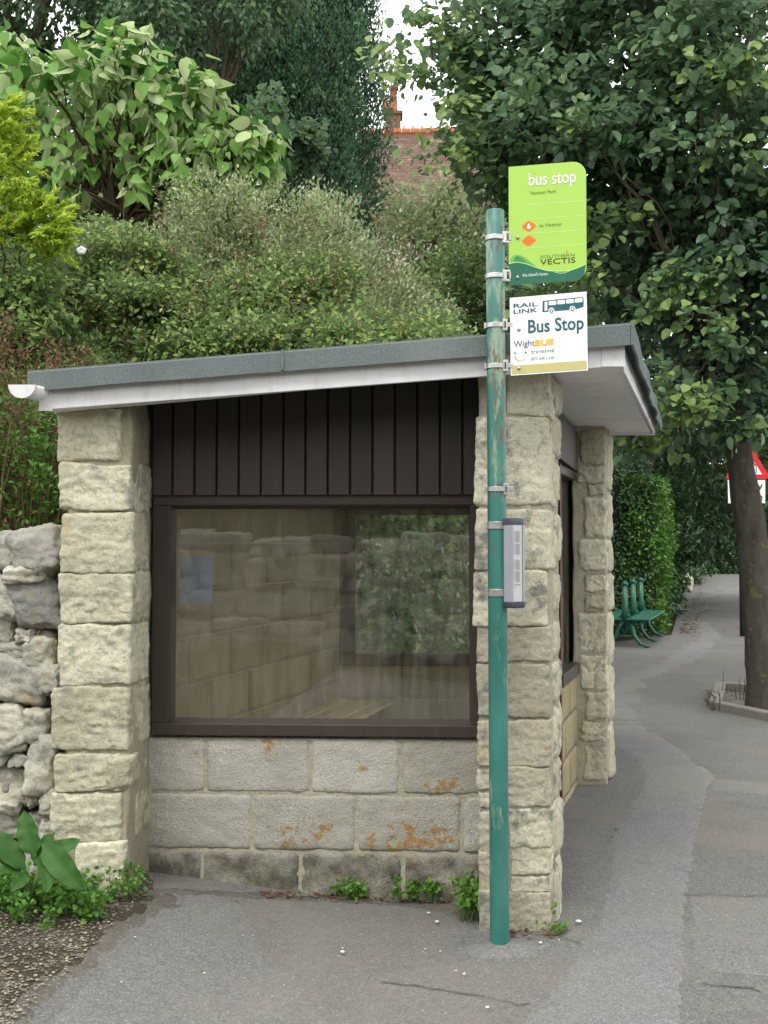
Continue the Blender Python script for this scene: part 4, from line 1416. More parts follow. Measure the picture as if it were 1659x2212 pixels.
# ---------------------------------------------------------------- foliage
TP = {}
TP['rhomb'] = (np.array([(0, 0, 0), (.27, .45, .07), (0, 1, -.05), (-.27, .45, .07)]), [(0, 1, 2, 3)])
TP['round'] = (np.array([(0, 0, 0), (.38, .08, .06), (.5, .45, .10), (.25, .82, .04), (0, 1.02, -.06), (-.25, .82, .04), (-.5, .45, .10), (-.38, .08, .06), (0, .45, -.03)]),
               [(0, 1, 2, 8), (8, 2, 3, 4), (0, 8, 6, 7), (8, 4, 5, 6)])
TP['strip'] = (np.array([(-.10, 0, 0), (.10, 0, 0), (.13, .5, .06), (0, 1, -.05), (-.13, .5, .06)]), [(0, 1, 2, 3, 4)])
TP['lobed'] = (np.array([(0, 0, 0), (.20, -.03, .05), (.36, .14, .07), (.40, .36, .05), (.30, .58, -.02), (.17, .82, -.10), (0, 1.12, -.26), (-.20, .80, -.06), (-.33, .56, .02), (-.38, .36, .08), (-.34, .12, .09), (-.18, -.03, .06), (0, .35, -.07), (0, .7, -.13)]),
               [(0, 1, 2, 12), (12, 2, 3, 4), (12, 4, 5, 13), (13, 5, 6), (13, 6, 7), (12, 13, 7, 8), (12, 8, 9, 10), (0, 12, 10, 11)])
TP['ivy'] = (np.array([(0, 0, 0), (.45, .0, .03), (.34, .38, .05), (.55, .55, 0), (.2, .66, .02), (0, 1, -.06), (-.2, .66, .02), (-.55, .55, 0), (-.34, .38, .05), (-.45, 0, .03)]), [(0, 1, 2, 3, 4, 5), (0, 5, 6, 7, 8, 9)])
def nrmz(a): return a / np.maximum(np.linalg.norm(a, axis=1, keepdims=True), 1e-9)
def leaves(name, pos, tip, nor, size, tpl, mat, parent=None, tint=None, smooth=False, kind=None, seed=0):
    V, FC = TP[tpl]
    n = len(pos)
    a = nrmz(tip)
    b = nrmz(np.cross(a, nor))
    c = np.cross(b, a)
    size = np.broadcast_to(np.asarray(size, float).reshape(-1, 1), (n, 1))
    vv = (pos[:, None, :] + size[:, None, :] * (V[None, :, 0:1] * b[:, None, :] + V[None, :, 1:2] * a[:, None, :] + V[None, :, 2:3] * c[:, None, :]))
    k = len(V)
    vv = vv.reshape(-1, 3)
    me = bpy.data.meshes.new(name)
    me.vertices.add(n * k)
    me.vertices.foreach_set('co', vv.astype(np.float32).ravel())
    lens = np.array([len(f) for f in FC])
    fl = np.concatenate([np.array(f) for f in FC])
    li = (fl[None, :] + (np.arange(n) * k)[:, None]).ravel()
    tot = np.tile(lens, n)
    st = np.concatenate([[0], np.cumsum(tot)[:-1]])
    me.loops.add(len(li))
    me.loops.foreach_set('vertex_index', li.astype(np.int32))
    me.polygons.add(len(tot))
    me.polygons.foreach_set('loop_start', st.astype(np.int32))
    me.polygons.foreach_set('use_smooth', np.full(len(tot), smooth))
    me.update(calc_edges=True)
    if tint is None: tint = np.random.RandomState(seed).rand(n)
    at = me.attributes.new('tint', 'FLOAT', 'POINT')
    at.data.foreach_set('value', np.repeat(tint, k).astype(np.float32))
    me.materials.append(mat)
    o = bpy.data.objects.new(name, me)
    COL.objects.link(o)
    adopt(o, parent)
    if kind: o['kind'] = kind
    return o
def blob_clumps(rs, blobs, ncl, shell=.55):
    """clump centres spread through a set of ellipsoids (cx, cy, cz, rx, ry, rz)"""
    blobs = np.array(blobs, float)
    wgt = blobs[:, 3] * blobs[:, 5]
    idx = rs.choice(len(blobs), ncl, p=wgt / wgt.sum())
    d = nrmz(rs.randn(ncl, 3))
    r = shell + (1 - shell) * rs.rand(ncl) ** .7
    r = r * (1 + .12 * np.sin(d[:, 0] * 7 + idx) + .10 * np.sin(d[:, 2] * 9 + idx * 2))
    c = blobs[idx, :3] + d * blobs[idx, 3:] * r[:, None]
    return c, d
def foliage(name, cl, out, nper, crad, lsize, tpl, mat, parent, seed, droop=.3, flat_=.6, tint_c=.5, jit=.35, updn=.8, kind=None, smooth=False, bias=0):
    rs = np.random.RandomState(seed)
    n = len(cl) * nper
    ci = np.repeat(np.arange(len(cl)), nper)
    cr = crad * rs.uniform(.6, 1.3, len(cl))
    off = rs.randn(n, 3) * np.array([.6, .6, .6 * flat_])
    pos = cl[ci] + off * cr[ci][:, None]
    o = nrmz(out[ci] * .8 + off)
    tip = nrmz(o * .8 + rs.randn(n, 3) * .6 + np.array([0, 0, -droop]))
    nor = nrmz(np.array([0, 0, updn]) + o * .55 + rs.randn(n, 3) * .45)
    tint = np.clip(tint_c * rs.rand(len(cl))[ci] + (1 - tint_c) * rs.rand(n) + (bias[ci] if isinstance(bias, np.ndarray) else bias), 0, 1)
    sz = lsize * rs.uniform(1 - jit, 1 + jit, n)
    return leaves(name, pos, tip, nor, sz, tpl, mat, parent, tint, smooth, kind)
def limbs(name, base, targets, r0, mat, parent, seed, sag=.3, n=6, r1=.006):
    rnd = random.Random(seed)
    mb = MB()
    for t in targets:
        t = Vector(t); b = Vector(base)
        pts, rr = [], []
        L_ = (t - b).length
        for k in range(n + 1):
            f = k / n
            p = b.lerp(t, f) + Vector((rnd.uniform(-1, 1), rnd.uniform(-1, 1), rnd.uniform(-1, 1))) * L_ * .035 * (0 < k)
            p.z += L_ * sag * .5 * math.sin(math.pi * f) * .6
            pts.append(p); rr.append(r0 * (1 - f) ** 1.1 + r1)
        mb.tube(pts, rr, 6)
    return mb.build(name, mat, parent, True)

# ---- the lime tree on the pavement
lt = empty('lime_tree', (3.5, 10.1, 0), 'leaning grey lime tree in the kerbed pit, its crown overhanging the pavement', 'tree')
def tp_(u, v, Y=10.1): return P(u, v, Y)
tr = [((1668, 1562), 58), ((1662, 1535), 48), ((1655, 1460), 42), ((1650, 1380), 40), ((1642, 1280), 38), ((1628, 1180), 33), ((1613, 1090), 30), ((1600, 1000), 27), ((1590, 900), 24), ((1580, 780), 20), ((1560, 600), 16), ((1530, 380), 12), ((1500, 150), 8)]
mb = MB()
pts = [tp_(u, v) for (u, v), r in tr]
# refine the trunk so that its skin can be knobbly
fine, rad_ = [], []
for i in range(len(pts) - 1):
    for k in range(6):
        t = k / 6
        fine.append(pts[i].lerp(pts[i + 1], t)); rad_.append((tr[i][1] * (1 - t) + tr[i + 1][1] * t) * 10.1 / F)
mb.tube(fine, rad_, 28)
mb.v = [tuple(Vector(v) + Vector((noise.noise(Vector(v) * 4), noise.noise(Vector(v) * 4 + Vector((9, 0, 0))), 0)) * .018 + Vector((noise.noise(Vector(v) * 14), noise.noise(Vector(v) * 14 + Vector((3, 0, 0))), 0)) * .006) for v in mb.v]
mb.build('trunk', M['bark'], lt, True)
rs = np.random.RandomState(11)
def blob(u, v, Y, ru, rv, ry):
    p = P(u, v, Y)
    return (p.x, p.y, p.z, ru * Y / F, ry, rv * Y / F)
lb = [blob(1330, 130, 10.6, 330, 300, 1.5), blob(1165, 150, 10.6, 180, 180, 1.0), blob(1500, 300, 10.0, 290, 300, 1.6), blob(1200, 330, 10.2, 210, 130, .9), blob(1560, 620, 10.0, 220, 240, 1.2),
      blob(1380, 520, 10.9, 160, 200, 1.0), blob(1120, 265, 10.6, 105, 95, .7), blob(1030, 110, 10.7, 60, 120, .5), blob(1540, 860, 9.9, 170, 75, .8), blob(1780, 450, 10, 220, 450, 1.6), blob(1450, -80, 10.4, 420, 180, 1.5)]
cl, od = blob_clumps(rs, lb, 1150, .35)
# separate sprays that hang out of the crown
spr = [(1590, 560, 9.0), (1545, 590, 9.0), (1500, 615, 9.1), (1455, 640, 9.2), (1420, 655, 9.3), (1440, 600, 9.2), (1430, 820, 9.2), (1460, 850, 9.0), (1500, 880, 9.0), (1540, 860, 9.1), (1440, 885, 9.2), (1560, 740, 8.9), (1520, 690, 9.0),
       (1600, 140, 8.9), (1570, 165, 8.9), (1500, 150, 9.0), (1560, 300, 9.0), (1300, 250, 9.0), (1250, 270, 9.1), (1160, 150, 9.3), (1120, 230, 9.3), (930, 30, 10.3), (950, 90, 10.3), (925, 150, 10.3), (975, 30, 10.3), (1000, 110, 10.3), (1010, 190, 10.2), (1020, 50, 10.3), (975, 150, 10.3), (1040, 300, 10.2), (1000, 300, 10.2), (860, 150, 10.2), (845, 100, 10.2), (960, 330, 10),
       (985, 330, 9.8), (1010, 250, 9.8), (1120, 640, 9.6), (1150, 650, 9.6), (1280, 600, 9.6), (1300, 500, 9.6), (1350, 470, 9.5), (1600, 930, 9.4), (1380, 930, 9.8), (1420, 945, 9.8), (1340, 940, 10.0)]
sc_ = np.array([tuple(P(*s_)) for s_ in spr])
sb = rs.randn(len(sc_), 3) * .3 + np.array([-.3, -.8, 0])
cl2 = np.concatenate([cl, sc_, sc_ + rs.randn(len(sc_), 3) * .05]); od2 = np.concatenate([od, nrmz(sb), nrmz(sb)])
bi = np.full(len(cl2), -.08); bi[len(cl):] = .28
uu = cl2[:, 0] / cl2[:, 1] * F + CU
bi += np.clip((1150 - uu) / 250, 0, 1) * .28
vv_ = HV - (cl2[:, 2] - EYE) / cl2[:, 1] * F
bi[:len(cl)] -= np.clip((vv_[:len(cl)] - 400) / 200, 0, 1) * .22  # lower crown leaves tinted darker, shade deep in the tree put into colour
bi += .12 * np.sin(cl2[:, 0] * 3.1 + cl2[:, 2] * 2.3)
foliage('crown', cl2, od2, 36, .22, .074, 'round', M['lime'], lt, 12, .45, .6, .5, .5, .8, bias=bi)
tg = [tuple(cl[i]) for i in rs.choice(len(cl), 46, False)]
limbs('limbs', P(1590, 860, 10.1), tg[:22], .05, M['bark'], lt, 3)
limbs('limbs', P(1560, 600, 10.1), tg[22:], .04, M['bark'], lt, 4)
limbs('twigs', P(1560, 760, 10.0), [tuple(P(*s_)) for s_ in spr[:20]], .016, M['twig'], lt, 5, .15, 8, .003)

# ---- kerbed tree pit
pit = [G(1545, 1531), G(1800, 1585), G(1810, 1505), G(1556, 1490)]
mb = MB()
for i in range(4):
    a, b = pit[i], pit[(i + 1) % 4]
    d_ = (b - a).normalized(); nn = Vector((-d_.y, d_.x, 0)) * .055
    cur = 0
    Lk = (b - a).length
    k = 0
    while cur < Lk - .05:
        e = min(Lk, cur + .9)
        mb.hexa(a + d_ * (cur + .004) - nn - Vector((0, 0, .05)), a + d_ * (e - .004) - nn - Vector((0, 0, .05)), a + d_ * (e - .004) + nn - Vector((0, 0, .05)), a + d_ * (cur + .004) + nn - Vector((0, 0, .05)), (0, 0, .125 + .003 * i))
        cur = e
tag(mb.build('tree_pit_kerb', M['kerb'], None, bevel=.012), 'low concrete kerb edging round the pit of the leaning tree', 'kerb')
sheet('soil', [tuple(p.xy) for p in pit], .03, M['gravel'], .2)
ls = []
for k in range(160):
    p = pit[0].lerp(pit[1], rnd.random()).lerp(pit[3].lerp(pit[2], rnd.random()), rnd.random() * .9 + .05); ls.append((p.x, p.y, .035))
litter('leaf_litter', ls, .05, M['brown'], 'dead leaves filling the kerbed tree pit', 'dead leaves', 5)
mb = MB()
for k in range(16):
    p = G(1535 + rnd.uniform(-10, 20), 1528 + rnd.uniform(-14, 8)); h_ = rnd.uniform(.05, .17)
    mb.tube([p, p + Vector((rnd.uniform(-.03, .03), 0, h_ * .6)), p + Vector((rnd.uniform(-.06, .06), 0, h_))], [.006, .005, .002], 5)
for k in range(5):
    p = G(1575 + rnd.uniform(-20, 60), 1510); h_ = rnd.uniform(.1, .35)
    mb.tube([p, p + Vector((rnd.uniform(-.02, .02), 0, h_))], [.005, .002], 5)
tag(mb.build('dead_weeds', M['twig'], None, kind='stuff'), 'withered brown weed stalks at the near corner of the tree pit', 'weed')

# ---- warning sign beyond the tree
sg = empty('road_sign', tuple(G(1606, 1375)), 'red bordered triangular warning sign above a white plate, half hidden by the leaning trunk', 'road sign')
gb = G(1606, 1375)
YS = gb.y
mb = MB(); mb.tube([(gb.x, gb.y + .05, -.1), (gb.x, gb.y + .05, P(1606, 985, YS).z)], .045, 12)
mb.build('post', flat('sign_post_grey', (.035, .035, .035), .6), sg, True)
def splate(pts, mat, name, off=0.0, parent=sg, th=.004, Y=None):
    q = [P(u, v, YS) + Vector((0, -off, 0)) for u, v in pts]
    m_ = MB(); n = len(q)
    m_.add(q + [p + Vector((0, th, 0)) for p in q], [tuple(range(n))[::-1], tuple(range(n, 2 * n))] + [(i, (i + 1) % n, n + (i + 1) % n, n + i) for i in range(n)])
    return m_.build(name, mat, parent)
tri = splate([(1568, 1031), (1572, 1022), (1607, 957), (1612, 952), (1618, 957), (1658, 1022), (1661, 1031), (1656, 1035), (1573, 1035)], M['s_red'], 'warning_triangle')
splate([(1583, 1025), (1613, 971), (1646, 1025)], M['s_white'], 'white_field', .006, tri)
def strokes(mbx, pts, w_, off=.012):
    q = [P(u, v, YS) + Vector((0, -off, 0)) for u, v in pts]
    mbx.tube(q, w_, 6)
mb = MB()
for ox in (0, 18):
    strokes(mb, [(1606 + ox, 990), (1609 + ox, 996)], .022)
    strokes(mb, [(1608 + ox, 997), (1604 + ox, 1008), (1606 + ox, 1012)], .026)
    strokes(mb, [(1606 + ox, 1010), (1601 + ox, 1022)], .012)
    strokes(mb, [(1606 + ox, 1010), (1612 + ox, 1022)], .012)
    strokes(mb, [(1608 + ox, 999), (1615 + ox, 1006)], .008)
    strokes(mb, [(1615 + ox, 1005), (1616 + ox, 1022)], .005)
mb.build('pictogram', M['s_black'], tri)
pl = splate([(1572, 1037), (1653, 1037), (1653, 1087), (1573, 1087)], M['s_white'], 'text_plate')
def wtext(body, u0, u1, vb, vt, off=.010):
    cu = bpy.data.curves.new('t', 'FONT'); cu.body = body; cu.offset = .008; cu.resolution_u = 3
    ob = bpy.data.objects.new('t', cu); COL.objects.link(ob)
    dg = bpy.context.evaluated_depsgraph_get(); dg.update()
    me = bpy.data.meshes.new_from_object(ob.evaluated_get(dg))
    COL.objects.unlink(ob); bpy.data.objects.remove(ob)
    xs = [v_.co.x for v_ in me.vertices]; ys = max(v_.co.y for v_ in me.vertices)
    x0, x1 = min(xs), max(xs)
    for v_ in me.vertices:
        v_.co = P(u0 + (v_.co.x - x0) / (x1 - x0) * (u1 - u0), vb - v_.co.y / ys * (vb - vt), YS) + Vector((0, -off, 0))
    me.materials.clear(); me.materials.append(M['s_black']); me.name = 'lettering'
    o = bpy.data.objects.new('lettering', me); COL.objects.link(o); adopt(o, pl)
wtext('Elderly', 1580, 1647, 1058, 1041)
wtext('people', 1581, 1647, 1080, 1065)

# ---- cast iron back-to-back bench by the hedge
bc_ = empty('park_bench', (3.8, 17.8, 0), 'green cast iron back-to-back bench standing in front of the hedge', 'bench')
c0 = Vector((3.635, 16.8, 0)); bd_ = Vector((.345, 1.0, 0)).normalized()
bn_ = Vector((bd_.y, -bd_.x, 0))
def bxf(p): return c0 + bn_ * p.x + bd_ * p.y + Vector((0, 0, p.z))
for i, y in enumerate((0, 1.12, 2.25)):
    mb = MB()
    mb.tube([bxf(Vector(q)) for q in ((0, y, .42), (0, y, .6), (.0, y, .92))], [.055, .042, .038], 10)
    mb.tube([bxf(Vector((0, y - .03, .945))), bxf(Vector((0, y + .03, .945)))], .05, 14)
    mb.tube([bxf(Vector((0, y - .036, .955))), bxf(Vector((0, y + .036, .955)))], .03, 10)
    mb.box(-.16, .16, y - .02, y + .02, .385, .41, xf=bxf)
    mb.add([bxf(Vector(q)) for q in ((-.13, y, .412), (.13, y, .412), (.04, y, .52), (.03, y, .62), (-.03, y, .62), (-.04, y, .52), (-.13, y + .02, .412), (.13, y + .02, .412), (.04, y + .02, .52), (.03, y + .02, .62), (-.03, y + .02, .62), (-.04, y + .02, .52))],
           [(5, 4, 3, 2, 1, 0), (6, 7, 8, 9, 10, 11)] + [(k, (k + 1) % 6, 6 + (k + 1) % 6, 6 + k) for k in range(6)])
    for s_ in (-1, 1):
        mb.tube([bxf(Vector(q)) for q in ((s_ * .05, y, .40), (s_ * .10, y, .30), (s_ * .13, y, .18), (s_ * .22, y, .06), (s_ * .33, y, .015), (s_ * .37, y, .03))], [.042, .038, .03, .028, .024, .016], 8)
        mb.tube([bxf(Vector(q)) for q in ((s_ * .30, y, .405), (s_ * .18, y, .34), (s_ * .06, y, .33))], [.014, .016, .02], 6)
    mb.tube([bxf(Vector((-.12, y, .17))), bxf(Vector((.12, y, .17)))], .012, 6)
    mb.build('iron_frame', M['bench_green'], bc_, True)
for s_ in (-1, 1):
    mb = MB()
    for k in range(3):
        x0 = .035 + k * .118
        mb.box(min(s_ * x0, s_ * (x0 + .11)), max(s_ * x0, s_ * (x0 + .11)), -.12, 2.42, .412, .437, xf=bxf)
    mb.build('seat', M['bench_green'], bc_, bevel=.004)
# ---- hedges beyond the bench
def hedge(name, a, b, thick, z0, z1, dens, lsize, mat, label, seed, tpl='rhomb', rough=.18, zrag=.5, group=None):
    a, b = np.array(a, float), np.array(b, float)
    L_ = np.linalg.norm(b - a)
    d = (b - a) / L_; nn = np.array([d[1], -d[0]])          # towards the pavement / viewer
    rs = np.random.RandomState(seed)
    root = empty(name, (a[0], a[1], 0), label, 'hedge', group)
    def faces(n, fn):
        return fn(rs.rand(n), rs.rand(n), rs.rand(n))
    H = z1 - z0
    area = L_ * H * 2 + thick * H * 2 + thick * L_
    n = int(area * dens)
    pos = np.zeros((n, 3)); out = np.zeros((n, 3))
    pick = rs.rand(n) * area
    s_, t_, e_ = rs.rand(n), rs.rand(n), np.abs(rs.randn(n)) * rough * .6
    lim = np.cumsum([L_ * H, L_ * H, thick * H, thick * H, thick * L_])
    k = np.searchsorted(lim, pick)
    for kk in range(5):
        m_ = k == kk
        if kk < 2:
            sgn = 1 if kk == 0 else -1
            xy = a + d * (s_[m_] * L_)[:, None] + nn * (sgn * thick / 2)
            o2 = np.tile(nn * sgn, (m_.sum(), 1)); z = z0 + t_[m_] * H
            oz = np.zeros(m_.sum())
        elif kk < 4:
            e = a if kk == 2 else b
            sg_ = -1 if kk == 2 else 1
            xy = e + nn * ((s_[m_] - .5) * thick)[:, None]
            o2 = np.tile(d * sg_, (m_.sum(), 1)); z = z0 + t_[m_] * H; oz = np.zeros(m_.sum())
        else:
            xy = a + d * (s_[m_] * L_)[:, None] + nn * ((t_[m_] - .5) * thick)[:, None]
            o2 = np.zeros((m_.sum(), 2)); z = np.full(m_.sum(), z1); oz = np.ones(m_.sum())
        pos[m_, :2] = xy; pos[m_, 2] = z
        out[m_, :2] = o2; out[m_, 2] = oz
    bul = .5 * np.sin(pos[:, 0] * 1.9 + pos[:, 2] * 2.3 + seed) + .5 * np.sin(pos[:, 1] * 2.7 - pos[:, 2] * 1.7) + .4 * np.sin(pos[:, 0] * 6 + pos[:, 2] * 5 + pos[:, 1] * 4)
    pos += out * (bul * rough)[:, None] - out * e_[:, None] * 1.2
    pos += rs.randn(n, 3) * .03
    tip = nrmz(out * .6 + rs.randn(n, 3) * .6 + np.array([0, 0, -.2])); nor = nrmz(out * .7 + np.array([0, 0, .6]) + rs.randn(n, 3) * .5)
    tint = np.clip(.35 + bul * .25 + rs.randn(n) * .25, 0, 1)
    leaves('foliage', pos, tip, nor, lsize * rs.uniform(.6, 1.35, n), tpl, mat, root, tint)
    mb = MB()
    fx = wallx(Vector((*a, 0)), Vector((*b, 0)))
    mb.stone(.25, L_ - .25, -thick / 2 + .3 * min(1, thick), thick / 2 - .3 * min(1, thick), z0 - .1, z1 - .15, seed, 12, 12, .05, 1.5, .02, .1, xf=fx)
    mb.build('dark_core', flat('hedge_inside_%d' % seed, (.012, .018, .008), .95), root, True)  # added opaque core, coloured near black for the shade inside the hedge
    return root
hedge('hedge', (2.1, 19.6), (4.55, 20.2), 1.3, 0, 3.1, 520, .075, M['hedge'], 'clipped dark green hedge behind the iron bench', 31)
hedge('hedge', (4.55, 19.6), (5.15, 21.6), .7, 0, 2.75, 650, .085, M['hedge_b'], 'brighter leafy hedge end beside the pavement, right of the bench', 32, rough=.12)
hedge('hedge', (5.0, 22.5), (10.2, 40.5), 1.2, 0, 3.3, 170, .14, M['hedge'], 'middle stretch of hedge along the left edge of the pavement', 33, rough=.3)
hedge('hedge', (10.5, 42), (16.4, 62), 1.6, 0, 5.0, 110, .26, M['darkleaf'], 'tall far hedge where the pavement narrows', 34, rough=.5)
hedge('hedge', (15.5, 64), (27, 65), 2, 0, 6.0, 90, .34, M['hedge'], 'farthest hedge closing the end of the pavement', 35, rough=.6)
mb = MB()
for i in range(24):
    yy = 38.5 + i * .9
    p = Vector((4.95 + DS * (yy - 19.2) + .1, yy, 0))
    mb.stone(p.x - .25, p.x + .2, p.y, p.y + .85, -.05, .36 + .1 * (i % 3), 1500 + i, 6, 6, .05, 5, .2, .9)
tag(mb.build('low_stone_wall', M['stone'], None, True), 'low pale stone edging at the hedge foot along the distant pavement', 'stone wall')

# ---- dark trees far behind on the right
def tree(name, label, base, blobs, ncl, nper, crad, lsize, tpl, mat, seed, trunk_r=.18, shell=.4, cat='tree', group=None, nl_=14, **kw):
    root = empty(name, base, label, cat, group)
    rs = np.random.RandomState(seed)
    cl, od = blob_clumps(rs, blobs, ncl, shell)
    foliage('crown', cl, od, nper, crad, lsize, tpl, mat, root, seed + 1, **kw)
    if trunk_r:
        c_ = np.array(blobs)[0, :3]
        mb = MB()
        b_ = Vector(base); t_ = Vector(c_)
        mb.tube([b_ + (t_ - b_) * k / 5 + Vector((math.sin(k * 2 + seed) * .06, math.cos(k * 3 + seed) * .06, 0)) * (k > 0) for k in range(6)], [trunk_r * (1 - k * .12) for k in range(6)], 10)
        mb.build('trunk', M['bark'], root, True)
        limbs('limbs', t_.lerp(b_, .25), [tuple(p) for p in cl[rs.choice(len(cl), nl_)]], trunk_r * .35, M['twig'], root, seed)
    return root
tree('broadleaf_tree', 'very dark dense tree standing behind the lime tree', (4.6, 23.0, 0), [blob(1480, 700, 22, 330, 280, 1.6), blob(1280, 790, 22.5, 200, 200, 1.4), blob(1750, 700, 22.5, 300, 330, 1.6), blob(1400, 520, 22, 220, 180, 1.6)],
     760, 24, .45, .19, 'rhomb', M['darkleaf'], 51, tint_c=.4)
tree('broadleaf_tree', 'dark ivy clad tree between the lime tree and the far hedge', (6.0, 29, 0), [blob(1480, 900, 25, 150, 110, 1.5), blob(1380, 940, 26, 90, 70, 1.2), blob(1540, 980, 30, 190, 190, 2.5), blob(1400, 930, 27, 130, 130, 2.0), blob(1720, 900, 30, 200, 250, 2.5), blob(1690, 1030, 32, 110, 110, 2.0), blob(1620, 960, 31, 120, 80, 1.5)],
     640, 24, .6, .24, 'rhomb', M['darkleaf'], 52, tint_c=.4)

# ---- grey-green tree below the house roof
tree('grey_leaved_tree', 'grey green tree with silvery leaves below the tiled roof', (1.3, 15.5, 2.5), [blob(930, 520, 15.5, 120, 130, .9), blob(1040, 540, 15.8, 120, 150, .9), blob(870, 470, 15.8, 60, 70, .6), blob(980, 450, 15.6, 80, 60, .7), blob(1000, 690, 14.5, 150, 110, .8)],
     420, 26, .22, .085, 'rhomb', M['greyleaf'], 61, .09, tint_c=.55, updn=.9, bias=-.2)
tree('broadleaf_shrub', 'dark leafy shrub behind the roof, left of the sign pole', (.8, 12, 2.0), [blob(990, 660, 12.2, 130, 110, .8), blob(900, 700, 11.6, 90, 80, .6), blob(1180, 690, 12.5, 150, 130, .8), blob(1000, 590, 12.4, 70, 60, .5)],
     330, 26, .2, .085, 'rhomb', M['mixleaf'], 62, .05, tint_c=.5, bias=-.2, cat='shrub')

# ---- cypresses
rs = np.random.RandomState(71)
def cypress_data():
    """one columnar conifer built of upright flame shaped sprays, 12 m tall, at the origin"""
    H = 12.5
    tufts = 1500
    z = rs.rand(tufts) ** .9 * H
    ang = rs.rand(tufts) * 2 * np.pi
    prof_ = .92 * np.clip((H - z) / H * 2.6, .12, 1) * np.clip(.72 + z / H * 1.5, 0, 1)
    rad = prof_ * (1 + .14 * np.sin(ang * 5 + z * .35) + .1 * np.sin(ang * 9 - z * .5)) * rs.uniform(.78, 1.04, tufts)
    c = np.stack([np.cos(ang) * rad, np.sin(ang) * rad, z], 1)
    od = nrmz(np.stack([np.cos(ang), np.sin(ang), np.full(tufts, .4)], 1))
    per = 110
    n = tufts * per
    ci = np.repeat(np.arange(tufts), per)
    h = rs.rand(n)
    w_ = .20 * np.sin(np.pi * np.clip(h * .85 + .15, 0, 1))
    a2 = rs.rand(n) * 2 * np.pi
    pos = c[ci] + np.stack([np.cos(a2) * w_, np.sin(a2) * w_, (h - .5) * .95], 1) + od[ci] * (h * .12)[:, None]
    o = nrmz(np.stack([np.cos(a2), np.sin(a2), np.full(n, .2)], 1) + od[ci] * .8)
    tip = nrmz(o * .6 + np.array([0, 0, 1.0]) + rs.randn(n, 3) * .35)
    nor = nrmz(o + rs.randn(n, 3) * .4)
    tint = np.clip(-.1 + .75 * h + .5 * rs.rand(tufts)[ci] - .15 * rs.rand(n), 0, 1)
    return pos, tip, nor, tint
cpos, ctip, cnor, ctint = cypress_data()
cy_spots = [(-1.12, 17.2, 1.0, 'rightmost of the tall dark cypresses, beside the gap of sky', 1.0), (-1.75, 17.6, 1.12, 'second cypress from the gap of sky, behind the grey shrub', 1.05), (-2.75, 18.2, 1.0, 'middle cypress of the tall dark row', 1.0),
            (-3.6, 18.0, .85, 'fourth cypress from the gap of sky, behind the broad leaved shrub', .95), (-4.5, 19.0, .9, 'leftmost cypress, partly screened by the pale broad leaves', 1.0)]
root0 = None
for i, (x, y, sx, lab, szz) in enumerate(cy_spots):
    if root0 is None:
        root0 = empty('cypress_tree', (0, 0, 0), 'dark cypress: ' + lab, 'conifer', 'tall dark cypresses behind the shrubs')
        leaves('crown', cpos, ctip, cnor, .060 * rs.uniform(.7, 1.3, len(cpos)), 'rhomb', M['cypress'], root0, ctint)
        mb = MB(); mb.tube([(0, 0, -.5), (0, 0, 2), (0, 0, 5), (0, 0, 8), (0, 0, 10), (0, 0, 11.8)], [.35, .55, .6, .6, .45, .05], 14)
        mb.v = [tuple(Vector(v) * 1.0 + Vector((noise.noise(Vector(v) * 3), noise.noise(Vector(v) * 3 + Vector((5, 0, 0))), 0)) * .12) for v in mb.v]
        mb.build('dark_core', flat('cypress_inside', (.02, .022, .014), .95), root0, True)  # added solid core; its dark colour stands for shade between the sprays
        mb = MB(); mb.tube([(0, 0, -.5), (0, 0, .3), (0, 0, 1.2)], [.2, .18, .16], 10)
        mb.build('trunk', M['bark'], root0, True)
        r_ = root0
    else:
        r_ = root0.copy(); COL.objects.link(r_)
        for ch in root0.children:
            c_ = ch.copy(); COL.objects.link(c_); c_.parent = r_
        r_['label'] = lab + ' of dark conifers' if 'dark' not in lab else lab
    r_.location = (x, y, 1.6 + .1 * i); r_.rotation_euler = (0, 0, i * 1.3); r_.scale = (sx, sx, szz)
    if r_ is root0: r_['label'] = lab
# lower flame shaped side shoots in front of the first two
# ---- dark broadleaf trees at the upper left
tree('broadleaf_tree', 'dark tree with sky showing through at the upper left corner', (-5.5, 15.5, 2.5), [blob(90, -60, 15.5, 240, 200, 1.4), blob(330, 0, 15, 150, 190, 1.0), blob(-80, 150, 15.5, 130, 250, 1.0), blob(420, 130, 15.5, 60, 200, .6)],
     400, 26, .30, .12, 'rhomb', M['darkleaf'], 81, .16, tint_c=.4, droop=.7)
tree('broadleaf_tree', 'loose hanging foliage of a tree top above the broad leaved shrub', (-3.6, 15.8, 2.5), [blob(520, 0, 14.5, 110, 110, .6), blob(330, 60, 14.2, 100, 100, .6), blob(610, -40, 14.6, 80, 70, .5)],
     150, 24, .2, .10, 'rhomb', M['lime'], 83, .06, tint_c=.4, droop=.9)

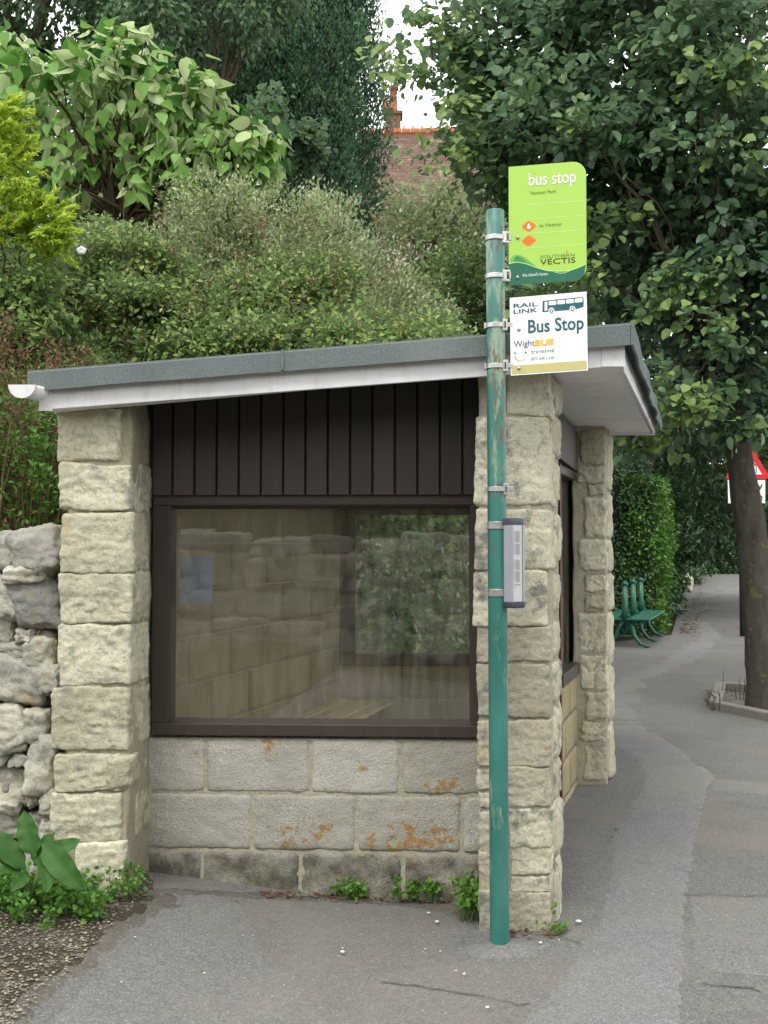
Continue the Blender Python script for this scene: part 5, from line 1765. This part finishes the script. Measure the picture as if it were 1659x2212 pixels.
# ---- broad leaved shrub with pale undersides
br_ = empty('broad_leaved_shrub', (-2.6, 10.4, 3.0), 'tall shrub of large soft leaves turned to show pale undersides', 'shrub')
rs = np.random.RandomState(91)
heads = [(200, 95), (250, 80), (300, 95), (330, 120), (60, 110), (20, 95), (110, 150), (150, 160), (430, 165), (400, 185), (455, 200), (500, 275), (545, 280), (570, 300), (20, 180), (180, 120), (240, 150), (280, 180), (340, 200)]
body = [(rs.uniform(-60, 470), rs.uniform(250, 430)) for _ in range(115)] + [(rs.uniform(440, 590), rs.uniform(290, 400)) for _ in range(22)] + [(hu + rs.uniform(-26, 26), hv + rs.uniform(20, 110)) for hu, hv in heads for _ in range(3)]
hc = np.array([tuple(P(u, v, 10.2 + rs.uniform(-.3, .3))) for u, v in heads])
bc2 = np.array([tuple(P(u, v, 10.5 + rs.uniform(-.5, .6))) for u, v in body])
def whorl(name, cs, per, rad, size, seed, up):
    rs = np.random.RandomState(seed)
    n = len(cs) * per
    ci = np.repeat(np.arange(len(cs)), per)
    ang = rs.rand(n) * 2 * np.pi
    o = np.stack([np.cos(ang), np.sin(ang), np.zeros(n)], 1)
    pos = cs[ci] + o * rad * rs.uniform(.1, 1, n)[:, None] + np.array([0, 0, 1]) * (rs.randn(n) * rad * .8)[:, None]
    tip = nrmz(o * .6 + np.array([0, 0, -.9 if not up else -.6]) + rs.randn(n, 3) * .5)
    nor = nrmz(o * .8 + np.array([0, 0, .7]) + rs.randn(n, 3) * .45)
    if up:  # wind has turned these over
        fl = rs.rand(n) < .75
        nor[fl] = -nor[fl]
    else:
        fl = rs.rand(n) < .05
        nor[fl] = -nor[fl]
    return leaves(name, pos, tip, nor, size * rs.uniform(.45, 1.35, n), 'lobed', M['bigleaf'], br_, None, True, seed=seed)
whorl('foliage', bc2, 15, .17, .130, 92, False)
whorl('crown_tip', hc, 18, .12, .15, 93, True)
for k, t in enumerate(((-40, 460), (120, 470), (380, 470))):
    tg = [tuple(c_) for c_ in np.concatenate([hc, bc2[:50]])[k::3]]
    limbs('stems', P(250 + k * 20, 480, 10.6), tg, .022, M['twig'], br_, 94 + k, .1, 7, .006)
tree('broadleaf_shrub', 'leafy bushes filling the gap behind the yellow conifer and the pale broad leaves', (-4.2, 12.0, 3.0), [blob(20, 400, 12.0, 130, 180, .6), blob(230, 420, 12.0, 220, 110, .6), blob(480, 430, 12.2, 150, 100, .6), blob(-60, 520, 11, 120, 150, .5)],
     330, 26, .22, .09, 'rhomb', M['mixleaf'], 97, .05, cat='shrub', bias=-.15)
tree('climbing_shrub', 'thin trailing shrub with small round leaves in front of the cypresses', (-1.0, 11.5, 3.0), [blob(580, 330, 11.5, 40, 110, .3), blob(640, 330, 11.5, 45, 60, .3), blob(590, 240, 11.5, 18, 50, .2), blob(660, 300, 11.4, 24, 40, .2)],
     75, 20, .12, .075, 'round', M['lime'], 95, .02, cat='shrub', bias=-.05, nl_=30)

# ---- grey-green olearia-like shrub, mixed shrub bank
def shrub(name, label, base, blobs, ncl, nper, crad, lsize, mat, seed, tpl='rhomb', **kw):
    return tree(name, label, base, blobs, ncl, nper, crad, lsize, tpl, mat, seed, .03, .55, 'shrub', nl_=50, **kw)
rq = random.Random(5)
def lumps(outline, n, Y0, Y1, ru, rv, ry):
    """small mounds scattered under a skyline given as (u, v) points"""
    out = []
    us = [p[0] for p in outline]
    for k in range(n):
        u = rq.uniform(us[0], us[-1])
        vt = float(np.interp(u, us, [p[1] for p in outline]))
        t = k / n
        v = vt + rv[0] * .8 + t * (790 - vt - rv[0]) * 1.0
        a = rq.uniform(*ru)
        out.append(blob(u, v, Y1 + (Y0 - Y1) * t + rq.uniform(-.2, .2), a, rq.uniform(*rv), rq.uniform(*ry)))
    return out
shrub('grey_shrub', 'rounded grey green shrub with fine silvery leaves behind the roof', (-1.2, 10, 2.6),
      [blob(560, 620, 9.9, 230, 110, .5), blob(440, 435, 9.6, 85, 85, .35), blob(520, 480, 9.6, 90, 80, .35), blob(615, 490, 9.5, 85, 75, .35), blob(720, 530, 9.4, 80, 75, .35)] + lumps([(350, 440), (440, 355), (500, 400), (560, 410), (640, 425), (720, 455), (800, 520), (860, 590), (920, 660)], 34, 9.0, 9.9, (45, 85), (45, 75), (.22, .4)),
      880, 60, .11, .038, M['greyleaf'], 101, droop=-.5, tint_c=.5, updn=.3, flat_=1.0)
shrub('mixed_shrub', 'wide tangle of green and bronze leaved shrub behind the shelter roof', (-1.2, 8.2, 2.2),
      [blob(500, 700, 8.3, 260, 90, .4), blob(240, 640, 8.5, 200, 110, .4), blob(790, 730, 8.3, 150, 60, .3)] + lumps([(20, 560), (120, 520), (230, 455), (330, 440), (430, 500), (560, 560), (700, 590), (800, 640), (940, 700)], 46, 7.5, 8.5, (45, 95), (35, 70), (.2, .4)),
      1250, 50, .12, .050, M['mixleaf'], 103, droop=.2, tint_c=.5, updn=.8, flat_=.6)
shrub('mixed_shrub', 'leafy green shrub at the left edge below the yellow conifer', (-2.4, 7.2, 1.9), [blob(40, 640, 7.2, 120, 120, .4), blob(-60, 760, 7.0, 140, 160, .4), blob(60, 540, 7.8, 120, 60, .4)],
      230, 50, .13, .052, M['mixleaf'], 105, droop=.2, tint_c=.5, bias=-.1)
rs = np.random.RandomState(107)
tw = []
for k in range(120):
    u, v = rs.uniform(60, 900), rs.uniform(470, 760)
    tw.append(tuple(P(u, v + 14, 7.35 + rs.uniform(0, .3) + (760 - v) / 290 * .7)))
stalk_later = tw
# yellow conifer: drooping feathery fronds
yc = empty('golden_conifer', (-2.7, 7.0, 2.0), 'feathery yellow green conifer at the left edge', 'conifer')
rs = np.random.RandomState(111)
fr_ = [(u, v) for u, v in ((10, 250), (25, 290), (-10, 300), (15, 330), (45, 350), (0, 370), (30, 390), (55, 420), (10, 430), (40, 450), (-20, 420), (20, 240), (60, 480), (85, 470), (105, 480), (120, 500), (90, 510), (70, 520), (100, 530), (125, 545), (50, 510), (30, 490), (80, 455), (110, 455), (0, 500), (40, 310), (5, 275))]
ps, tps, nrs = [], [], []
for u, v in fr_:
    for j in range(6):
        b0_ = np.array(P(u + rs.uniform(-18, 8), v + rs.uniform(-14, 14), 6.9 + rs.uniform(-.15, .2)))
        dr = np.array([rs.uniform(-.1, .8), rs.uniform(-.6, .2), rs.uniform(-.3, .5)]); dr /= np.linalg.norm(dr)
        sd_ = np.cross(dr, [0, -.4, 1]); sd_ /= np.linalg.norm(sd_)
        for q in range(46):
            t = q / 46
            for sgn in (-1, 1):
                ps.append(b0_ + dr * t * .14 + rs.randn(3) * .006)
                tps.append(dr * .75 + sd_ * sgn * .8 * (1 - t * .5) + rs.randn(3) * .25)
                nrs.append(rs.randn(3) * .3 + np.array([0, -.5, 1]))
leaves('foliage', np.array(ps), np.array(tps), np.array(nrs), .040 * rs.uniform(.6, 1.4, len(ps)), 'strip', M['yellow'], yc, None)
limbs('branches', P(-90, 480, 7.0), [tuple(P(u - 10, v, 7.0)) for u, v in fr_[::2]], .012, M['twig'], yc, 112, .1, 6, .004)
# white bindweed flower
fp = P(176, 541, 7.5)
mb = MB()
n_ = 16
vs = [fp + Vector((0, -.004, 0))]
for r_, dy in ((.010, -.008), (.022, -.01), (.033, -.002)):
    for k in range(n_):
        w_ = 2 * math.pi * k / n_
        q = r_ * (1 + .12 * math.sin(w_ * 5))
        vs.append(fp + Vector((math.cos(w_) * q, dy, math.sin(w_) * q * .85)))
fs = [(0, 1 + k, 1 + (k + 1) % n_) for k in range(n_)]
for j in range(2): fs += [(1 + j * n_ + k, 1 + (j + 1) * n_ + k, 1 + (j + 1) * n_ + (k + 1) % n_, 1 + j * n_ + (k + 1) % n_) for k in range(n_)]
mb.add(vs, fs)
tag(mb.build('white_flower', flat('petal', (.8, .82, .8), .6), None, True), 'single white trumpet flower among the shrubs', 'flower')

# ---- weedy growth on the bank at the left
def stalks(name, label, spots, hrange, mat, seed, rad=.004, lean=.25, cat='weeds'):
    rnd = random.Random(seed)
    mb = MB()
    for b_ in spots:
        b_ = Vector(b_)
        h_ = rnd.uniform(*hrange)
        l_ = Vector((rnd.uniform(-lean, lean), rnd.uniform(-lean, lean), 0)) * h_
        mb.tube([b_, b_ + l_ * .3 + Vector((0, 0, h_ * .5)), b_ + l_ + Vector((0, 0, h_))], [rad, rad * .7, rad * .3], 4, rnd.random())
    return tag(mb.build(name, mat, None, kind='stuff'), label, cat)
rnd = random.Random(77)
mb = MB()
hd = []
for b_ in stalk_later:
    b_ = Vector(b_); h_ = rnd.uniform(.10, .26)
    t_ = b_ + Vector((rnd.uniform(-.08, .08), rnd.uniform(-.1, 0), h_))
    mb.tube([b_, b_.lerp(t_, .5), t_], [.003, .0025, .0015], 4, rnd.random())
    hd.append(tuple(t_))
tag(mb.build('dry_twigs', M['brown'], None, kind='stuff'), 'thin dry twigs poking out of the bronze and green shrub', 'twigs')
hd = np.array(hd)
tag(foliage('seed_heads', hd, nrmz(rs.randn(len(hd), 3) + np.array([0, 0, 1.])), 16, .04, .022, 'rhomb', M['brown'], None, 127, kind='stuff', bias=.35), 'pinkish brown seed heads scattered over the shrub', 'seed heads')
rs = np.random.RandomState(121)
sp1 = []
for k in range(420):
    x = rs.uniform(-2.7, -1.35); y = rs.uniform(4.9, 6.3)
    if side(x, y) < .2: continue
    sp1.append((x, y, hgt(x, y)))
stalks('dead_stems', 'tangle of dry reddish brown stems on the bank left of the shelter', sp1, (.3, 1.1), M['brown'], 5, .0045)
bc3 = []
for k in range(420):
    x = rs.uniform(-2.7, -1.32); y = rs.uniform(4.85, 6.4)
    if side(x, y) < .18: continue
    bc3.append((x, y, hgt(x, y) + rs.uniform(.2, 1.05)))
bc3 = np.array(bc3)
o = foliage('dead_foliage', bc3, nrmz(rs.randn(len(bc3), 3)), 26, .09, .026, 'rhomb', M['brown'], None, 122, kind='stuff')
tag(o, 'dry brown seed heads and leaves above the rubble wall', 'weeds')
bc4 = []
for k in range(520):
    x = rs.uniform(-2.8, -1.33); y = rs.uniform(4.72, 6.4)
    if side(x, y) < .1: continue
    bc4.append((x, y, hgt(x, y) + rs.uniform(.0, .75) * (1 if x < -1.6 else 1.1)))
bc4 = np.array(bc4)
o = foliage('green_weeds', bc4, nrmz(rs.randn(len(bc4), 3) + np.array([0, -.5, .5])), 34, .09, .036, 'rhomb', M['weed'], None, 123, kind='stuff', droop=-.2, bias=-.15)
tag(o, 'fresh green weeds growing over the top of the rubble wall', 'weeds')
# undergrowth on the rest of the bank so no bare earth shows between shrubs
bc5 = []
for k in range(1500):
    y = rs.uniform(6.5, 16); x = -1.45 + DS * (y - 4.5) - rs.uniform(.3, 8)
    bc5.append((x, y, hgt(x, y) + rs.uniform(.05, .5)))
bc5 = np.array(bc5)
o = foliage('undergrowth', bc5, nrmz(rs.randn(len(bc5), 3) + np.array([0, -.6, .5])), 22, .3, .085, 'rhomb', M['mixleaf'], None, 124, kind='stuff')
tag(o, 'dim undergrowth covering the bank beneath the shrubs', 'undergrowth')
# ivy on the retaining wall
iv = []
for k in range(620):
    s_ = rs.uniform(3.0, 12); z = rs.uniform(.3, 2.2) if rs.rand() < .8 else rs.uniform(1.6, 2.5)
    p = f5(Vector((s_, -.2 - rs.uniform(0, .12), z))); iv.append(tuple(p))
iv = np.array(iv)
o = foliage('ivy', iv, np.tile(np.array([.8, -.5, .1]), (len(iv), 1)), 16, .17, .07, 'ivy', M['ivy'], None, 125, kind='stuff', droop=.5, updn=.3)
tag(o, 'trailing ivy over the stone seen through the far window', 'ivy')
# brown bank growth above the wall behind the viewer, mirrored in the glass
bb = np.array([(rs.uniform(-7, 6), rs.uniform(-6.5, -3.6), 1.75 + rs.uniform(0, .5)) for _ in range(500)])
bb[:, 2] += np.maximum(0, -4 - bb[:, 1]) * .45
o = foliage('dry_bank_growth', bb, nrmz(rs.randn(len(bb), 3) + np.array([0, 1, .5])), 26, .22, .09, 'rhomb', M['brown'], None, 126, kind='stuff', bias=.3)
tag(o, 'brown dry growth on a bank, mirrored in the window glass', 'dead growth')

# ---- dock plant, clumps of small weeds
dk = empty('dock_plant', tuple(G(80, 1935)), 'dock plant with broad dark green leaves at the foot of the rubble wall', 'plant')
def dock_leaf(root, tip_, wd, bend, seed, roll=0):
    rnd = random.Random(seed)
    a, b = Vector(root), Vector(tip_)
    d_ = b - a; L_ = d_.length
    d_ = d_ / L_
    up = Vector((0, -.55, .85)); up = (up - d_ * up.dot(d_)).normalized()
    sdv = d_.cross(up).normalized()
    up = (up * math.cos(roll) + sdv * math.sin(roll)).normalized()
    sdv = d_.cross(up).normalized()
    nu, nv = 14, 8
    vs, fs = [], []
    for i in range(nu + 1):
        t = i / nu
        prof_ = max(0.03, (math.sin(math.pi * min(1, t * .95 + .05)) ** .6)) * (1 - .18 * t)
        if t < .12: prof_ = .10 + (prof_ - .10) * (t / .12) * .6
        c_ = a + d_ * (L_ * t) + up * (bend * math.sin(math.pi * t * .9) * L_) - Vector((0, 0, 1)) * (bend * .5 * L_ * t * t)
        for j in range(nv + 1):
            s_ = -1 + 2 * j / nv
            ruf = .006 * math.sin(t * 22 + s_ * 2 + seed) * abs(s_) ** 1.5 + .003 * math.sin(t * 40)* (1 - abs(s_))
            vs.append(c_ + sdv * (s_ * wd * prof_) + up * (abs(s_) * wd * .28 * prof_ + ruf))
    for i in range(nu):
        for j in range(nv):
            k = i * (nv + 1) + j
            fs.append((k, k + 1, k + nv + 2, k + nv + 1))
    mb = MB(); mb.add(vs, fs, rnd.random())
    mb.build('leaf', M['dock'], dk, True)
YK = 4.12
cr_ = P(62, 1880, YK)
for i, (u, v, wd, bd2, yo, ru, rv) in enumerate(((52, 1748, .058, .05, .1, 78, 1850), (-45, 1785, .058, .08, 0, 55, 1880), (186, 1915, .060, .16, -.1, 92, 1822), (100, 1925, .048, .12, -.2, 88, 1848), (-10, 1878, .035, .1, -.1, 50, 1890), (175, 1808, .045, .12, .1, 75, 1870),
                                                 (20, 1925, .035, .1, -.15, 62, 1885), (120, 1795, .04, .1, .12, 72, 1870), (-30, 1850, .05, .1, .05, 40, 1885))):
    dock_leaf(P(ru, rv, YK), P(u, v, YK + yo * .6), wd * .82, bd2, 130 + i, (i % 3 - 1) * .5)
mb = MB()
for q in ((60, 1870), (100, 1850), (85, 1870), (45, 1885)):
    mb.tube([P(66, 1940, YK), P(*q, YK)], [.006, .004], 6)
mb.build('stem', flat('dock_stem', (.12, .19, .06), .6), dk, True)

def weed(name, label, spots, per, crad, lsize, seed, mat=M['weed'], tpl='round', stem=True, h=(.03, .14), cat='weed', kind=None, group='weeds rooted along the shelter and verge'):
    root = empty(name, tuple(spots[0]), label, cat, group)
    rs = np.random.RandomState(seed)
    cs = []
    mb = MB()
    for s_ in spots:
        hh = rs.uniform(*h)
        t_ = Vector(s_) + Vector((rs.uniform(-.03, .03), rs.uniform(-.04, .02), hh))
        cs.append(tuple(t_))
        mb.tube([Vector(s_), Vector(s_).lerp(t_, .5) + Vector((rs.uniform(-.01, .01), 0, 0)), t_], [.0022, .002, .001], 5)
    cs = np.array(cs)
    o = foliage('foliage', cs, nrmz(rs.randn(len(cs), 3) + np.array([0, -.3, .6])), per, crad, lsize, tpl, mat, root, seed, droop=-.1, flat_=.8)
    mb.build('stems', flat(name + '_stem', (.10, .17, .05), .6), root)
    return root
def spots(u0, u1, v0, v1, n, seed):
    rnd = random.Random(seed)
    return [tuple(G(rnd.uniform(u0, u1), rnd.uniform(v0, v1))) for _ in range(n)]
weed('weed_clump', 'low bright green weeds spreading on gravel below the dock plant', spots(20, 215, 1925, 2005, 75, 1), 22, .03, .017, 141, h=(.02, .10))
weed('weed_clump', 'small weeds at the foot of the left stone pillar', spots(205, 300, 1915, 1950, 26, 2), 18, .028, .015, 142, h=(.03, .12))
weed('weed_clump', 'weeds on the verge at the very left edge', spots(-30, 40, 1920, 1975, 30, 3), 20, .03, .016, 143, h=(.02, .10))
weed('weed_clump', 'small weed at the wall foot nearest the middle of the window', spots(735, 790, 1938, 1946, 12, 4), 18, .024, .016, 144, h=(.02, .06))
weed('weed_clump', 'small weed at the wall foot between two other weeds', spots(865, 940, 1944, 1952, 16, 5), 18, .024, .017, 145, h=(.03, .10))
weed('weed_clump', 'bushiest weed, in the corner left of the bus stop pole', spots(992, 1052, 1978, 1996, 24, 6), 20, .03, .022, 146, h=(.04, .15))
weed('weed_clump', 'small weed before the right pillar, right of the bus stop pole', spots(1152, 1192, 1996, 2006, 9, 7), 16, .02, .014, 147, h=(.02, .07))
weed('weed_clump', 'tiny weed at the outer corner of the right pillar', spots(1205, 1222, 2010, 2020, 4, 8), 12, .016, .012, 148, h=(.01, .03))

# ---- house beyond the gap
YH = 30.0
hs = empty('house', (4, 34, 3), 'distant house with a dark tiled roof, orange ridge and chimney', 'house')
mb = MB()
e0_, e1_ = P(770, 440, YH), P(1160, 440, YH)
r0_, r1_ = P(770, 288, YH + 3), P(1160, 283, YH + 3)
mb.hexa(e0_, e1_, r1_, r0_, (0, .05, -.12))
bk0, bk1 = r0_ + Vector((0, 3, -(r0_.z - e0_.z))), r1_ + Vector((0, 3, -(r0_.z - e0_.z)))
mb.hexa(r0_, r1_, bk1, bk0, (0, -.05, -.12))
hr = mb.build('roof', M['tile'], hs)
mb = MB()
rv_ = r1_ - r0_
for k in range(20):
    a_, b_ = r0_ + rv_ * (k / 20 + .001), r0_ + rv_ * ((k + 1) / 20 - .001)
    mb.tube([a_ + Vector((0, 0, .0)), b_], .13, 10)
    mb.box(a_.x + .04, a_.x + .09, a_.y - .02, a_.y + .02, a_.z + .12, a_.z + .20)
mb.build('ridge', M['terracotta'], hr)
mb = MB()
cb = P(851, 280, YH + 3.2)
mb.box(cb.x - .26, cb.x + .2, cb.y - .25, cb.y + .25, cb.z - .6, cb.z + .38)
mb.box(cb.x - .32, cb.x + .26, cb.y - .31, cb.y + .31, cb.z + .382, cb.z + .47)
ch = mb.build('chimney', M['brick'], hr)
mb = MB()
mb.tube([Vector((cb.x - .02, cb.y, cb.z + z)) for z in (.47, .6, .95, 1.22, 1.24, 1.32)], [.19, .13, .11, .10, .14, .13], 14)
mb.tube([Vector((cb.x - .26, cb.y, cb.z + z)) for z in (.47, .6, .95)], [.12, .1, .09], 12)
mb.build('chimney_pot', M['terracotta'], ch, True)
mb = MB()
mb.box(e0_.x + .3, e1_.x - .3, e0_.y + .4, e0_.y + 5.6, -.5, e0_.z + .1)
mb.build('wall', M['render'], hs)
